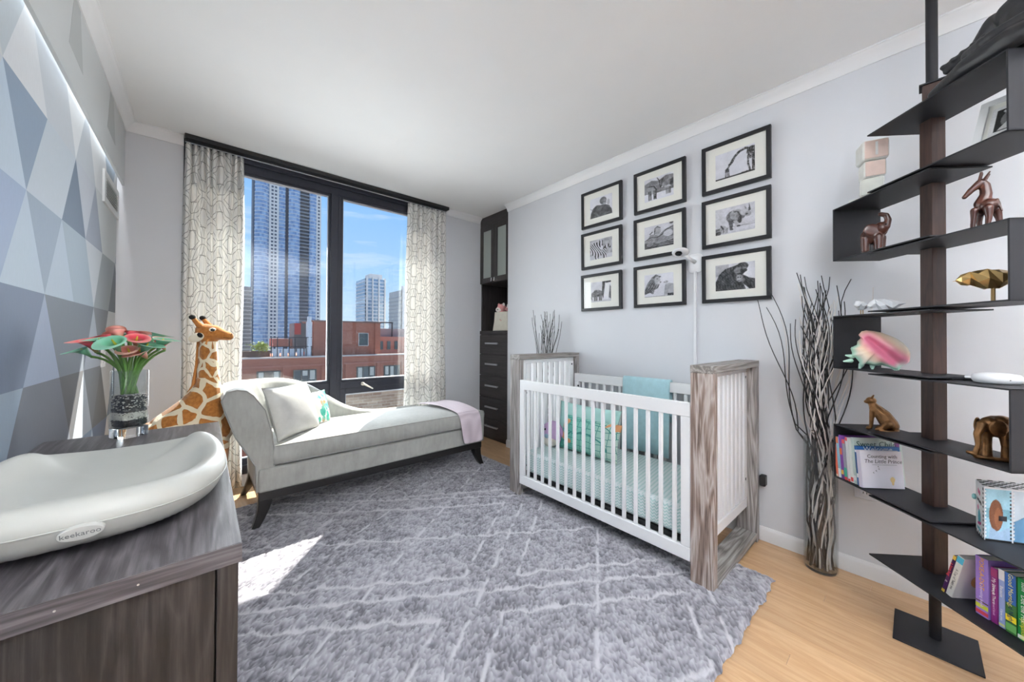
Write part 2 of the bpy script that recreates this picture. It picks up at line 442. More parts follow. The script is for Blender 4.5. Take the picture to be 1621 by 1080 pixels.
# valance board along the top of the left wall, light strip hidden behind it
vm = painted('valance_paint', (204, 207, 208), .3); vm2 = painted('valance_grey', (176, 180, 180), .3)
b = B(); b.box(-.410, YB, 2.176, -.398, YW, ZC)
tv = struct(b.build('trim_1', vm))
b = B()
for y0, y1, yt in ((2.152, 2.364, 2.29), (2.885, 3.115, 3.03), (1.42, 1.64, 1.55), (.7, .92, .83), (-.05, .17, .08)):
    ztop = 2.545
    p = [(y0, 2.315), (y1, 2.306), (yt+.02, ztop), (yt-.075, ztop)]
    b.prism([(-.3981, q[0], q[1]) for q in p], (.0006, 0, 0))
b.build('valance_triangles', vm2, tv)  # faint grey triangles laid flat on the valance board
ld = bpy.data.lights.new('cove_strip', 'AREA'); ld.shape = 'RECTANGLE'; ld.size = .012; ld.size_y = 5.9; ld.energy = 9; ld.color = (.95, .98, 1)
lo_ = bpy.data.objects.new('cove_strip', ld); COL.objects.link(lo_); lo_.location = (-.419, .45, 2.30); lo_.rotation_euler = (0, math.radians(-6), 0)

# crown moulding, baseboards
CP = [(0, -.064), (.006, -.064), (.010, -.054), (.018, -.038), (.032, -.020), (.043, -.014), (.046, -.008), (.052, -.006), (.052, 0), (0, 0)]
def crown(name, p0, p1, out):
    p0, p1, out = Vector(p0), Vector(p1), Vector(out)
    b = B(); b.loft([[p+out*a+Vector((0, 0, z)) for a, z in CP] for p in (p0, p1)])
    return struct(b.build(name, TRIM))
crown('trim_2', (XR, YB, ZC), (XR, 2.918, ZC), (-1, 0, 0))
crown('trim_3', (-.398, YW, ZC), (-.112, YW, ZC), (0, -1, 0))
crown('trim_4', (2.032, YW, ZC), (2.51, YW, ZC), (0, -1, 0))
crown('trim_5', (-.398, YB, ZC), (-.398, YW, ZC), (1, 0, 0))
BP = [(0, 0), (.014, 0), (.014, .062), (.011, .070), (.006, .078), (0, .079)]
def base(name, p0, p1, out):
    p0, p1, out = Vector(p0), Vector(p1), Vector(out)
    b = B(); b.loft([[p+out*a+Vector((0, 0, z)) for a, z in BP] for p in (p0, p1)])
    return struct(b.build(name, TRIM))
base('baseboard_right', (XR, YB, 0), (XR, 2.918, 0), (-1, 0, 0))
base('baseboard_left', (XL, YB, 0), (XL, YW, 0), (1, 0, 0))
base('baseboard_window', (XL, YW, 0), (-.112, YW, 0), (0, -1, 0))
base('baseboard_pier', (2.032, YW, 0), (2.51, YW, 0), (0, -1, 0))

# bodies and lights of the added fill lamps, unseen behind the camera
for (lx, ly), nm in zip(FILL_LAMPS, ('added white fill uplight, out of view, nearer the left wall', 'added white fill uplight, out of view, nearer the right wall')):
    lt = thing('fill_lamp', nm, 'lamp', (lx, ly, 0), group='added uplight fill lamps')
    b = B(); b.lathe([(.14, 0), (.14, .012), (.12, .022), (.015, .03)], 32, (lx, ly, 0)); b.build('base', TRIM, lt)
    b = B(); b.cyl((lx, ly, .025), (lx, ly, 1.10), .012, n=12); b.build('pole', TRIM, lt)
    b = B(); b.lathe([(.03, 1.09), (.10, 1.12), (.18, 1.19), (.185, 1.19), (.10, 1.11), (.03, 1.08)], 32, (lx, ly, 0), cap=False); b.build('shade', TRIM, lt, smooth=True)
    pd = bpy.data.lights.new('fill_lamp_light', 'AREA'); pd.shape = 'DISK'; pd.size = .26; pd.energy = FILL_LAMP_W; pd.color = (.94, .97, 1); pd.spread = math.radians(95)
    po = bpy.data.objects.new('fill_lamp_light', pd); COL.objects.link(po); po.location = (lx, ly, 1.16); po.rotation_euler = (PI, 0, 0)

# ================================================================== window
win = thing('window_1', 'tall dark metal window with two large panes', None, (.96, 3.49, .10), kind='structure')
gl = bpy.data.materials.new('window_glass'); t = NT(gl)
fc = t.n('ShaderNodeLayerWeight', {'Blend': .5}).outputs['Facing']
fr = t.math('ADD', .035, t.math('MULTIPLY', t.math('POWER', fc, 5.0), .8))
t.out(t.n('ShaderNodeMixShader', {0: fr, 1: t.n('ShaderNodeBsdfTransparent', {0: (.97, .985, .98, 1)}).outputs[0], 2: t.n('ShaderNodeBsdfGlossy', {'Roughness': .01}).outputs[0]}).outputs[0])
MATS['window_glass'] = gl
b = B(); b.box(-.112, 3.47, 2.47, 2.032, 3.56, 2.60); b.box(-.112, 3.47, .10, -.04, 3.56, 2.47); b.box(1.96, 3.47, .10, 2.032, 3.56, 2.47); b.box(-.04, 3.47, .10, 1.96, 3.56, .17)
b.box(-.112, 3.45, 2.535, 2.032, 3.47, 2.60)
b.build('outer_frame', DARKMETAL, win, bevel=.003)
b = B(); b.box(.862, 3.465, .17, .925, 3.56, 2.47); b.box(.925, 3.475, .17, .952, 3.56, 2.47); b.build('mullion', DARKMETAL, win, bevel=.003)
b = B(); b.box(-.04, 3.475, .70, .862, 3.55, .765); b.build('transom', DARKMETAL, win, bevel=.003)
b = B(); b.box(.952, 3.475, .70, 1.96, 3.55, .765); b.build('transom', DARKMETAL, win, bevel=.003)
def sash(x0, x1, z0, z1, w, y0=3.48, y1=3.535):
    b = B(); b.box(x0, y0, z0, x0+w, y1, z1); b.box(x1-w, y0, z0, x1, y1, z1); b.box(x0+w, y0, z0, x1-w, y1, z0+w); b.box(x0+w, y0, z1-w, x1-w, y1, z1)
    s_ = b.build('sash_frame', DARKMETAL, win, bevel=.002)
    b = B(); i = w; e = .006
    b.box(x0+i, y0+.012, z0+i, x0+i+e, y0+.03, z1-i); b.box(x1-i-e, y0+.012, z0+i, x1-i, y0+.03, z1-i); b.box(x0+i+e, y0+.012, z0+i, x1-i-e, y0+.03, z0+i+e); b.box(x0+i+e, y0+.012, z1-i-e*2, x1-i-e, y0+.03, z1-i)
    b.build('glazing_bead', M('bead_grey', (190, 192, 198), .4, .3), s_)
    b = B(); b.box(x0+i, y0+.028, z0+i, x1-i, y0+.034, z1-i); b.build('pane', gl, s_)
sash(-.04, .862, .765, 2.47, .016); sash(.952, 1.96, .765, 2.47, .016)
sash(-.04, .862, .17, .70, .05); sash(.952, 1.96, .17, .70, .05)
hm = M('handle_white', (214, 208, 196), .35)
b = B(); b.cyl((1.15, 3.475, .735), (1.15, 3.45, .735), .016, n=16); b.tube([(1.145, 3.455, .737), (1.17, 3.44, .725), (1.235, 3.43, .685)], [.009, .009, .006], 10); b.build('window_handle', hm, win, smooth=True)
# curtain track on the ceiling
ct = thing('curtain_track', 'black curtain track running along the ceiling above the window', 'curtain track', (.96, 3.41, 2.565))
b = B(); b.box(-.105, 3.375, 2.578, 2.03, 3.446, 2.61); b.build('rail', M('track_black', (22, 22, 24), .45), ct, bevel=.002)
b = B(); b.box(-.105, 3.440, 2.571, 2.03, 3.448, 2.577); b.build('pale_lip', M('track_lip', (206, 208, 212), .35, .2), ct)

# ================================================================== the city outside
KB, KT = 46/22.0, 350/120.0
def Wb(x, z): return (x*KB, 1.18+(z-1.18)*KB)
def brickmat(name, c1, c2, mort, sc):
    m = bpy.data.materials.new(name); t = NT(m)
    g = t.n('ShaderNodeNewGeometry').outputs['Position']; sp = t.n('ShaderNodeSeparateXYZ', {0: g})
    v = t.n('ShaderNodeCombineXYZ', {0: t.math('ADD', sp.outputs[0], sp.outputs[1]), 1: sp.outputs[2]}).outputs[0]
    bt = t.n('ShaderNodeTexBrick', {'Vector': v, 'Color1': lin(c1), 'Color2': lin(c2), 'Mortar': lin(mort), 'Scale': sc, 'Mortar Size': .012, 'Brick Width': .5, 'Row Height': .16})
    col = t.mix(t.math('MULTIPLY', t.noise(v, .9, 4), .45), bt.outputs[0], lin(c1))
    t.out(t.bsdf(col, .85, 0, .2)); MATS[name] = m
    return m
redbrick = brickmat('red_brick', (176, 112, 90), (158, 94, 76), (168, 116, 98), 2.2)
redbrick2 = brickmat('red_brick_pale', (186, 122, 104), (170, 108, 92), (180, 130, 112), 2.2)
tanbrick = brickmat('tan_brick', (196, 158, 128), (150, 106, 82), (214, 190, 166), 1.5)
wglass = M('far_window_glass', (62, 72, 74), .12, 0, .8); capst = M('coping_stone', (200, 186, 176), .7)
frm_far = M('far_window_frame', (96, 92, 84), .6); curt_far = M('far_blind', (196, 190, 176), .8)
bb = thing('brick_building', 'red brick building across the street with stair tower and roof terrace', 'building', (10, 48, -16))
x0, zt = Wb(-2.5, .03); x1, _ = Wb(13, .03)
b = B(); b.box(x0, 46, -16, x1, 60, zt); b.build('facade', redbrick, bb)
b = B(); b.box(x0-.1, 45.85, zt, x1, 46.4, zt+.16); b.build('coping', capst, bb)
b = B(); z_ = Wb(0, -.42)[1]; b.box(x0-.05, 45.9, z_, x1, 46.0, z_+.14); b.build('string_course', redbrick2, bb)
for xa in (1.65, 3.35, 5.2, 6.45, 8.3, 9.9):
    a = Wb(xa, 0)[0]; b = B(); b.box(a-.35, 45.8, -16, a+.35, 46, Wb(0, -.42)[1]); b.build('pilaster', redbrick, bb)
for xa, xb, za, zb_ in ((2.1, 3.08, -1.75, -.6), (3.70, 4.77, -1.75, -.62), (5.75, 6.12, -1.75, -.62), (6.96, 8.01, -1.75, -.61), (8.6, 9.59, -1.75, -.62), (10.4, 11.4, -1.75, -.62)):
    a, c = Wb(xa, za); d, e_ = Wb(xb, zb_)
    b = B(); b.box(a, 45.9, c, d, 46.06, c+.12); b.box(a, 45.9, e_-.12, d, 46.06, e_)
    n = 3
    for k in range(n+1): q = a+(d-a)*k/n; b.box(q-.05, 45.9, c, q+.05, 46.06, e_)
    w_ = b.build('window', frm_far, bb)
    for k in range(n):
        b = B(); b.box(a+(d-a)*k/n+.05, 45.96, c+.1, a+(d-a)*(k+1)/n-.05, 45.99, e_-.1); b.build('pane', wglass, w_)
        if (k+int(xa*10)) % 3 != 1:
            b = B(); hb = e_-.1-(e_-c)*(.25+.2*((k*7+int(xa*3)) % 3)); b.box(a+(d-a)*k/n+.12, 45.92, hb, a+(d-a)*(k+1)/n-.12, 45.95, e_-.12); b.build('blind', curt_far, w_)
# stair tower
a, c = Wb(4.74, .03); d, e_ = Wb(8.54, 2.04)
b = B(); b.box(a, 47.2, c-.5, d, 53, e_); b.build('stair_tower', redbrick, bb)
b = B(); b.box(a-.12, 47.05, e_, d+.12, 53.1, e_+.18); b.build('tower_coping', M('coping_brown', (120, 86, 74), .7), bb)
for q0, q1 in ((4.74, 5.05), (6.25, 6.5), (8.2, 8.54)):
    b = B(); b.box(Wb(q0, 0)[0], 47.08, c, Wb(q1, 0)[0], 47.2, e_); b.build('tower_pier', redbrick, bb)
a, c = Wb(7.24, .66); d, e_ = Wb(7.77, 1.39)
b = B(); b.box(a-.06, 47.08, c-.1, d+.06, 47.22, c); b.box(a-.06, 47.08, e_, d+.06, 47.22, e_+.08); b.box(a-.08, 47.08, c, a, 47.22, e_); b.box(d, 47.08, c, d+.08, 47.22, e_)
w_ = b.build('tower_window', capst, bb); b = B(); b.box(a, 47.15, c, d, 47.18, e_); b.build('pane', wglass, w_)
# flue, low brick bits, right-hand roof house
a, c = Wb(4.35, .03); b = B(); b.cyl((a+.3, 46.8, c), (a+.3, 46.8, Wb(0, 2.0)[1]), .32, n=12); b.cyl((a+.3, 46.8, Wb(0, 2.0)[1]), (a+.3, 46.8, Wb(0, 2.3)[1]), .22, n=12); b.build('flue', M('flue_white', (208, 208, 210), .4, .2), bb)
a, c = Wb(3.75, .3); d, e_ = Wb(4.75, 1.95); b = B(); b.box(a+.4, 49, c, d, 52, e_); b.build('plant_room', M('plant_room_grey', (110, 104, 104), .8), bb)
b = B(); b.box(a+.45, 48.9, Wb(0, 1.3)[1], a+1.1, 49, e_); b.build('red_sign', M('sign_red', (190, 66, 56), .7), bb)
a, c = Wb(8.54, .03); d, e_ = Wb(13, 1.2); b = B(); b.box(a, 48.5, c, d, 56, e_); b.build('roof_house', redbrick2, bb)
b = B(); b.box(a, 50, e_, d, 56, Wb(0, 1.75)[1]); b.build('grey_screen', M('screen_grey', (150, 138, 136), .8), bb)
for q in (8.75, 9.25, 9.75):
    b = B(); b.box(Wb(q, 0)[0], 48.4, Wb(0, .35)[1], Wb(q+.22, 0)[0], 48.5, Wb(0, .9)[1]); b.build('roof_house_window', wglass, bb)
b = B(); zz = Wb(0, 2.12)[1]; b.box(Wb(7.9, 0)[0], 49.5, zz, Wb(9.85, 0)[0], 49.7, zz+.16)
for q in (8.62, 9.8): b.box(Wb(q, 0)[0]-.06, 49.5, c, Wb(q, 0)[0]+.06, 49.7, zz)
b.build('pergola', M('pergola_dark', (52, 48, 48), .6), bb)
# terrace railing with white panels, planters
rt = M('railing_black', (40, 40, 42), .5)
b = B()
for zz in (.08, .62, 1.12): b.box(Wb(2.72, 0)[0], 46.5, Wb(0, zz)[1], Wb(4.62, 0)[0], 46.56, Wb(0, zz)[1]+.07)
for q in np.linspace(2.72, 4.6, 8): b.box(Wb(q, 0)[0]-.04, 46.5, Wb(0, .05)[1], Wb(q, 0)[0]+.04, 46.56, Wb(0, 1.12 if int(q*10) % 2 else .62)[1])
b.build('terrace_railing', rt, bb)
for k in range(5):
    q = 2.8+k*.37; b = B(); b.box(Wb(q, 0)[0], 46.7, Wb(0, .06)[1], Wb(q+.3, 0)[0], 46.76, Wb(0, .52)[1]); b.build('privacy_panel', M('panel_white', (205, 210, 214), .5), bb)
a, c = Wb(3.0, .6); b = B(); b.box(a, 50, c, Wb(4.4, 0)[0], 53, Wb(0, 1.05)[1]); b.build('terrace_hut', redbrick2, bb)
b = B(); b.box(Wb(1.0, 0)[0], 47, Wb(0, .04)[1], Wb(2.7, 0)[0], 47.5, Wb(0, .42)[1]); b.build('planter', M('planter_brown', (96, 72, 58), .8), bb)
b = B(); rr = random.Random(5)
for k in range(420):
    cx_, cz_ = Wb(2.3+rr.gauss(0, .16), .62+rr.gauss(0, .11)); p = Vector((cx_, 47.1+rr.uniform(-.5, .5), cz_)); s_ = rr.uniform(.08, .2)
    R = Matrix.Rotation(rr.uniform(0, 6.3), 3, Vector((rr.gauss(0, 1), rr.gauss(0, 1), rr.gauss(0, 1))).normalized())
    b.add([p+R@Vector(q)*s_ for q in ((-1, 0, 0), (0, -.5, .1), (1, 0, 0), (0, .5, .1))], [(0, 1, 2, 3)])
sh = b.build('terrace_bush', M('bush_green', (150, 160, 72), .8, var=.3, vs=2)); tag(sh, 'yellow-green bush growing on the roof terrace outside', 'bush')
# nearer tan brick parapet, low in the right pane
b = B(); b.box(2.6, 13, -9, 9.5, 14, -.71); b.box(2.5, 12.9, -.71, 9.6, 14.1, -.60)
o = b.build('brick_parapet', [tanbrick]); tag(o, 'sunlit tan brick parapet wall low outside the right window pane', 'wall')
# ground far below
b = B(); b.box(-400, 20, -26, 700, 1200, -25); tag(b.build('street_ground', M('asphalt', (120, 118, 116), .9, var=.15, vs=.02)), kind='structure')

# towers
def towerglass(name, c1, c2, fx, fz):
    m = bpy.data.materials.new(name); t = NT(m); g = t.n('ShaderNodeNewGeometry').outputs['Position']; sp = t.n('ShaderNodeSeparateXYZ', {0: g})
    fl = lambda s_, k: t.math('FLOOR', t.math('DIVIDE', s_, k))
    v = t.n('ShaderNodeCombineXYZ', {0: fl(sp.outputs[0], fx), 1: fl(sp.outputs[2], fz)}).outputs[0]
    w = t.n('ShaderNodeTexWhiteNoise', {'Vector': v}, noise_dimensions='3D').outputs[0]
    fx_ = t.math('FRACT', t.math('DIVIDE', sp.outputs[0], fx)); mull = t.math('LESS_THAN', fx_, .10)
    col = t.mix(w, lin(c1), lin(c2)); col = t.mix(mull, col, lin((150, 160, 172)))
    t.out(t.bsdf(col, t.math('ADD', .08, t.math('MULTIPLY', w, .1)), .25, .8)); MATS[name] = m
    return m
tg = towerglass('tower_glass', (112, 138, 178), (164, 188, 216), 1.35, 3.03)
tg2 = towerglass('tower_glass_pale', (120, 150, 178), (160, 184, 204), 2.5, 3.3)
beige = M('tower_beige', (222, 217, 212), .8, var=.05, vs=.1); slabm = M('tower_slab', (200, 204, 212), .7); dark = M('tower_dark', (78, 84, 98), .6)
Y0 = 350.0
tz = lambda z: 1.18+(z-1.18)*KT
tw = thing('glass_tower', 'tall blue glass tower with pale stone strips, left of the mullion', 'building', (55, 365, -25))
ZB, ZT = -25.0, 185.0; FH = 3.03; NF = int((ZT-ZB)/FH)
def arc(xa, xb, y, bulge, n=10):
    pts = []
    for k in range(n+1):
        q = k/n; pts.append((xa+(xb-xa)*q, y-bulge*(1-(2*q-1)**2)))
    return pts
def glassbay(xa, xb, y, bulge, mat=tg):
    xa *= KT; xb *= KT
    pts = arc(xa, xb, y, bulge)+[(xb, y+14), (xa, y+14)]
    b = B(); b.prism([(p[0], p[1], ZB) for p in pts], (0, 0, ZT-ZB)); b.build('glass_bay', mat, tw)
    b = B(); ip = arc(xa-.1, xb+.1, y-.35, bulge)
    for f in range(NF):
        z = ZB+f*FH; b.prism([(p[0], p[1], z) for p in ip]+[(xb+.1, y+1, z), (xa-.1, y+1, z)], (0, 0, .55))
    tag(b.build('floor_slabs', slabm, tw), kind='stuff')
b = B(); b.box(10.26*KT, Y0+1, ZB, 10.52*KT, Y0+16, ZT); b.build('edge_fin', dark, tw)
glassbay(10.52, 13.84, Y0, 3.2); glassbay(16.13, 17.78, Y0+1, .3); glassbay(18.53, 21.4, Y0-1, 2.0); glassbay(23.83, 25.74, Y0-.5, 1.4)
b = B(); b.box(17.78*KT, Y0+3, ZB, 18.53*KT, Y0+14, ZT); b.build('recess', dark, tw)
for xa, xb, nc in ((13.84, 16.13, 2), (25.74, 27.04, 1)):
    b = B(); b.box(xa*KT, Y0-.6, ZB, xb*KT, Y0+14, ZT); b.build('stone_strip', beige, tw)
    b = B(); wdt = (xb-xa)*KT
    for f in range(NF):
        for c_ in range(nc):
            cx_ = xa*KT+wdt*((c_+.5)/nc*.72+.14); b.box(cx_-.75, Y0-.68, ZB+f*FH+.7, cx_+.75, Y0-.55, ZB+f*FH+2.3)
    tag(b.build('strip_windows', dark, tw), kind='stuff')
b = B(); b.box(21.4*KT, Y0+1.5, ZB, 23.83*KT, Y0+14, ZT); b.build('balcony_back', M('tower_balcony', (92, 100, 116), .4), tw)
b = B()
for f in range(NF): z = ZB+f*FH; b.box(21.4*KT, Y0-1.6, z, 23.83*KT, Y0+1.6, z+.35); b.box(21.4*KT, Y0-1.6, z+.35, 23.83*KT, Y0-1.5, z+.9)
tag(b.build('balconies', M('balcony_slab', (130, 134, 142), .7), tw), kind='stuff')
def tower(name, label, xa, xb, y, zt_, mat, fh, strips, sl=None):
    b0 = thing(name, label, 'building', ((xa+xb)/2, y+10, -25))
    b = B(); b.box(xa, y, -25, xb, y+25, zt_); b.build('body', mat, b0)
    b = B()
    for f in range(int((zt_+25)/fh)): b.box(xa-.3, y-.5, -25+f*fh, xb+.3, y+25.3, -25+f*fh+fh*.3)
    tag(b.build('floor_slabs', sl or slabm, b0), kind='stuff')
    for s0, s1 in strips:
        b = B(); b.box(xa+(xb-xa)*s0, y-1.2, -25, xa+(xb-xa)*s1, y+2, zt_+(3 if s1-s0 > .1 else 1)); b.build('stone_pier', beige, b0)
    return b0
t1 = tower('residential_tower', 'pale blue-grey tower in the distance, middle of the right pane', 101.6, 117.8, 300, 50, tg2, 3.0, ((0, .08), (.3, .36), (.62, .68), (.93, 1)))
b = B(); b.box(105, 300, 50, 115, 312, 54.0); b.build('crown_box', beige, t1)
t2 = tower('residential_tower', 'pale stone tower beside the right curtain, in the distance', 115.2, 130, 260, 37.5, M('pale_stone_tower', (205, 202, 196), .8), 3.0, ((0, .3), (.45, .52)), M('stone_slab', (188, 186, 184), .8))
t3 = tower('office_tower', 'grey tower block beside the left curtain, lower than the glass tower', 8.5, 14.0, 170, 20.4, M('grey_tower', (120, 116, 116), .7), 1.5, ((.0, .1),), M('grey_slab', (168, 164, 160), .8))
t4 = tower('office_tower', 'low blue-grey block between the glass tower and the mullion', 33.5, 40, 175, 4.2, M('blue_block', (150, 170, 190), .6), 3, ((0, .1),))
b = B(); rr = random.Random(9)
for k in range(500):
    p = Vector((rr.uniform(2.5, 9), 90+rr.uniform(-3, 3), -3.6+rr.gauss(0, .9))); s_ = rr.uniform(.2, .5)
    R = Matrix.Rotation(rr.uniform(0, 6.3), 3, Vector((rr.gauss(0, 1), rr.gauss(0, 1), rr.gauss(0, 1))).normalized())
    b.add([p+R@Vector(q)*s_ for q in ((-1, 0, 0), (0, -.6, .1), (1, 0, 0), (0, .6, .1))], [(0, 1, 2, 3)])
tag(b.build('street_trees', M('tree_green', (116, 140, 74), .8, var=.3, vs=1)), 'green treetops beside the left curtain, far below the towers', 'trees', kind='stuff')
# ================================================================== rug
RUGSEG = [[(1.64,2.40),(.23,1.39),(-.05,1.19)],[(1.73,1.84),(.62,1.06),(.2,.76)],[(.2,2.86),(.93,2.34),(1.59,1.90),(.96,1.44),(.28,1.89),(.1,2.0)],[(2.1,1.94),(1.79,1.73),(1.17,1.29),(1.86,.86),(2.1,.7)],
 [(2.1,1.48),(1.93,1.36),(1.01,.71),(.64,.45)],[(.08,1.90),(1.83,.74),(2.1,.56)],[(.08,1.75),(.74,1.29),(.53,1.13),(.08,.82)],[(.1,.53),(.72,.97),(.96,1.15),(1.66,.70),(1.35,.47),(1.21,.54)],[(2.1,.86),(1.73,.61),(1.5,.45)],
 [(.1,2.45),(.55,2.15),(1.79,1.31),(2.1,1.1)],[(.1,2.95),(.70,2.5),(.42,2.30),(.1,2.08)],[(.1,3.1),(.26,3.0),(1.68,1.98),(2.1,1.69)],[(.45,3.05),(.94,2.66),(1.55,3.05)],[(2.05,3.05),(1.74,2.84),(1.14,2.43),(1.74,2.06),(2.1,1.83)],
 [(1.64,2.40),(2.1,2.72)],[(.35,1.95),(.62,2.13),(.95,2.31),(1.6,1.90)],[(1.5,2.72),(1.65,2.62),(2.0,2.36),(2.1,2.29)],[(.1,2.12),(.46,2.32),(1.53,2.99)]]
RX0, RX1, RY0, RY1 = .078, 2.10, .455, 3.05; st = .0085
nx = int((RX1-RX0)/st); ny = int((RY1-RY0)/st)
rng = np.random.default_rng(5)
gx, gy = np.meshgrid(np.linspace(RX0, RX1, nx), np.linspace(RY0, RY1, ny))
dl = np.full(gx.shape, 9.0)
wob = .006*np.sin(gx*37+gy*11)+.005*np.sin(gy*53-gx*23)
for seg in RUGSEG:
    for (x0, y0), (x1, y1) in zip(seg[:-1], seg[1:]):
        dx, dy = x1-x0, y1-y0; L = dx*dx+dy*dy
        t_ = np.clip(((gx-x0)*dx+(gy-y0)*dy)/L, 0, 1)
        dl = np.minimum(dl, np.hypot(gx+wob-x0-t_*dx, gy+wob-y0-t_*dy))
line = np.clip(1-(dl-.0055)/.005, 0, 1)
def smooth_noise(shape, k, rng):
    h, w = shape; g = rng.random((int(h/k)+3, int(w/k)+3)); yi = np.arange(h)/k; xi = np.arange(w)/k
    y0 = yi.astype(int); x0 = xi.astype(int); fy = (yi-y0)[:, None]; fx = (xi-x0)[None, :]
    a = g[y0][:, x0]; b_ = g[y0][:, x0+1]; c = g[y0+1][:, x0]; d = g[y0+1][:, x0+1]
    return a*(1-fx)*(1-fy)+b_*fx*(1-fy)+c*(1-fx)*fy+d*fx*fy
n1 = smooth_noise(gx.shape, 2.2, rng); n2 = smooth_noise(gx.shape, 7, rng); n3 = smooth_noise(gx.shape, 30, rng); n0 = rng.random(gx.shape)
edge = np.minimum(np.minimum(gx-RX0, RX1-gx), np.minimum(gy-RY0, RY1-gy)); ef = np.clip(edge/.03, 0, 1)**.5
z = (.006+ef*(.010+.007*n1+.006*n0+.004*n2)-.004*line*ef)
jm = 1-.75*line; jx = gx+((n0-.5)*.007+(rng.random(gx.shape)-.5)*.004)*jm; jy = gy+(n1-.5)*.010*jm
wv = .004*np.sin(gx*19)+.004*np.sin(gx*61+2); jy = np.where(edge < .02, jy+wv*(gy < RY0+.02), jy)
tone = np.clip(.5+(n1-.5)*.7+(n0-.5)*.8+(n2-.5)*.3+(n3-.5)*.3, 0, 1)
lo = np.array(lin((84, 82, 90))[:3]); hi = np.array(lin((176, 174, 182))[:3]); li = np.array(lin((190, 188, 194))[:3])
colr = lo*(1-tone[..., None])+hi*tone[..., None]; colr = colr*(1-line[..., None])+li*line[..., None]
cx0, cy0 = (RX0+RX1)/2, (RY0+RY1)/2
vs_ = np.stack([jx-cx0, jy-cy0, z], -1).reshape(-1, 3)
idx = np.arange(nx*ny).reshape(ny, nx); q = np.stack([idx[:-1, :-1], idx[:-1, 1:], idx[1:, 1:], idx[1:, :-1]], -1).reshape(-1, 4)
me = bpy.data.meshes.new('rug'); me.from_pydata(vs_.tolist(), [], q.tolist())
ca = me.color_attributes.new('ink', 'FLOAT_COLOR', 'POINT'); ca.data.foreach_set('color', np.concatenate([colr.reshape(-1, 3), np.ones((nx*ny, 1))], 1).astype(np.float32).ravel())
m = bpy.data.materials.new('rug_wool'); t = NT(m); a = t.n('ShaderNodeVertexColor', layer_name='ink').outputs[0]
t.out(t.bsdf(a, .95, 0, .1, t.bump(t.noise(t.coord('World'), 420, 2), .5, .004), **{'Sheen Weight': .25}))
me.materials.append(m); me.polygons.foreach_set('use_smooth', [True]*len(me.polygons))
rug = bpy.data.objects.new('rug', me); COL.objects.link(rug); rug.location = (cx0, cy0, .0005)
sl = rug.modifiers.new('solid', 'SOLIDIFY'); sl.thickness = .006; sl.offset = -1; rug.modifiers.remove(sl)
tag(rug, 'shaggy grey rug with thin pale crossing zigzag lines on the wood floor', 'rug')

# ================================================================== curtains
def curtain_mat():
    m = bpy.data.materials.new('curtain_fabric'); t = NT(m)
    uv = t.n('ShaderNodeUVMap', uv_map='cloth').outputs[0]; sp = t.n('ShaderNodeSeparateXYZ', {0: uv})
    U, V = sp.outputs[0], sp.outputs[1]; PX, PY = .22, .34
    def lattice(ou, ov):
        u = t.math('MULTIPLY', t.math('SUBTRACT', t.math('FRACT', t.math('ADD', t.math('DIVIDE', U, PX), ou)), .5), PX)
        v = t.math('MULTIPLY', t.math('SUBTRACT', t.math('FRACT', t.math('ADD', t.math('DIVIDE', V, PY), ov)), .5), PY)
        return t.math('ABSOLUTE', u), t.math('ABSOLUTE', v)
    def ln(d, r, w): return t.math('LESS_THAN', t.math('ABSOLUTE', t.math('SUBTRACT', d, r)), w)
    res = None
    for ou, ov in ((0, 0), (.5, .5)):
        u, v = lattice(ou, ov)
        d = t.math('SQRT', t.math('ADD', t.math('MULTIPLY', u, u), t.math('MULTIPLY', t.math('MULTIPLY', v, .62), t.math('MULTIPLY', v, .62))))
        k = t.math('MAXIMUM', ln(d, .092, .0016), ln(d, .112, .0016))
        hx = t.math('MAXIMUM', t.math('ABSOLUTE', t.math('SUBTRACT', u, .077)), t.math('MULTIPLY', v, .8))
        k = t.math('MAXIMUM', k, t.math('MULTIPLY', ln(t.math('MAXIMUM', u, t.math('MULTIPLY', v, .45)), .030, .0016), 1.0))
        res = k if res is None else t.math('MAXIMUM', res, k)
    weave = t.noise(t.coord('Object'), 900, 1)
    col = t.mix(res, lin((244, 242, 238)), lin((172, 170, 166)))
    p = t.bsdf(col, .85, 0, .15, t.bump(weave, .15, .001))
    tr = t.n('ShaderNodeBsdfTranslucent', {0: col}).outputs[0]
    t.out(t.n('ShaderNodeMixShader', {0: .22, 1: p, 2: tr}).outputs[0]); MATS['curtain_fabric'] = m
    return m
CM = curtain_mat()
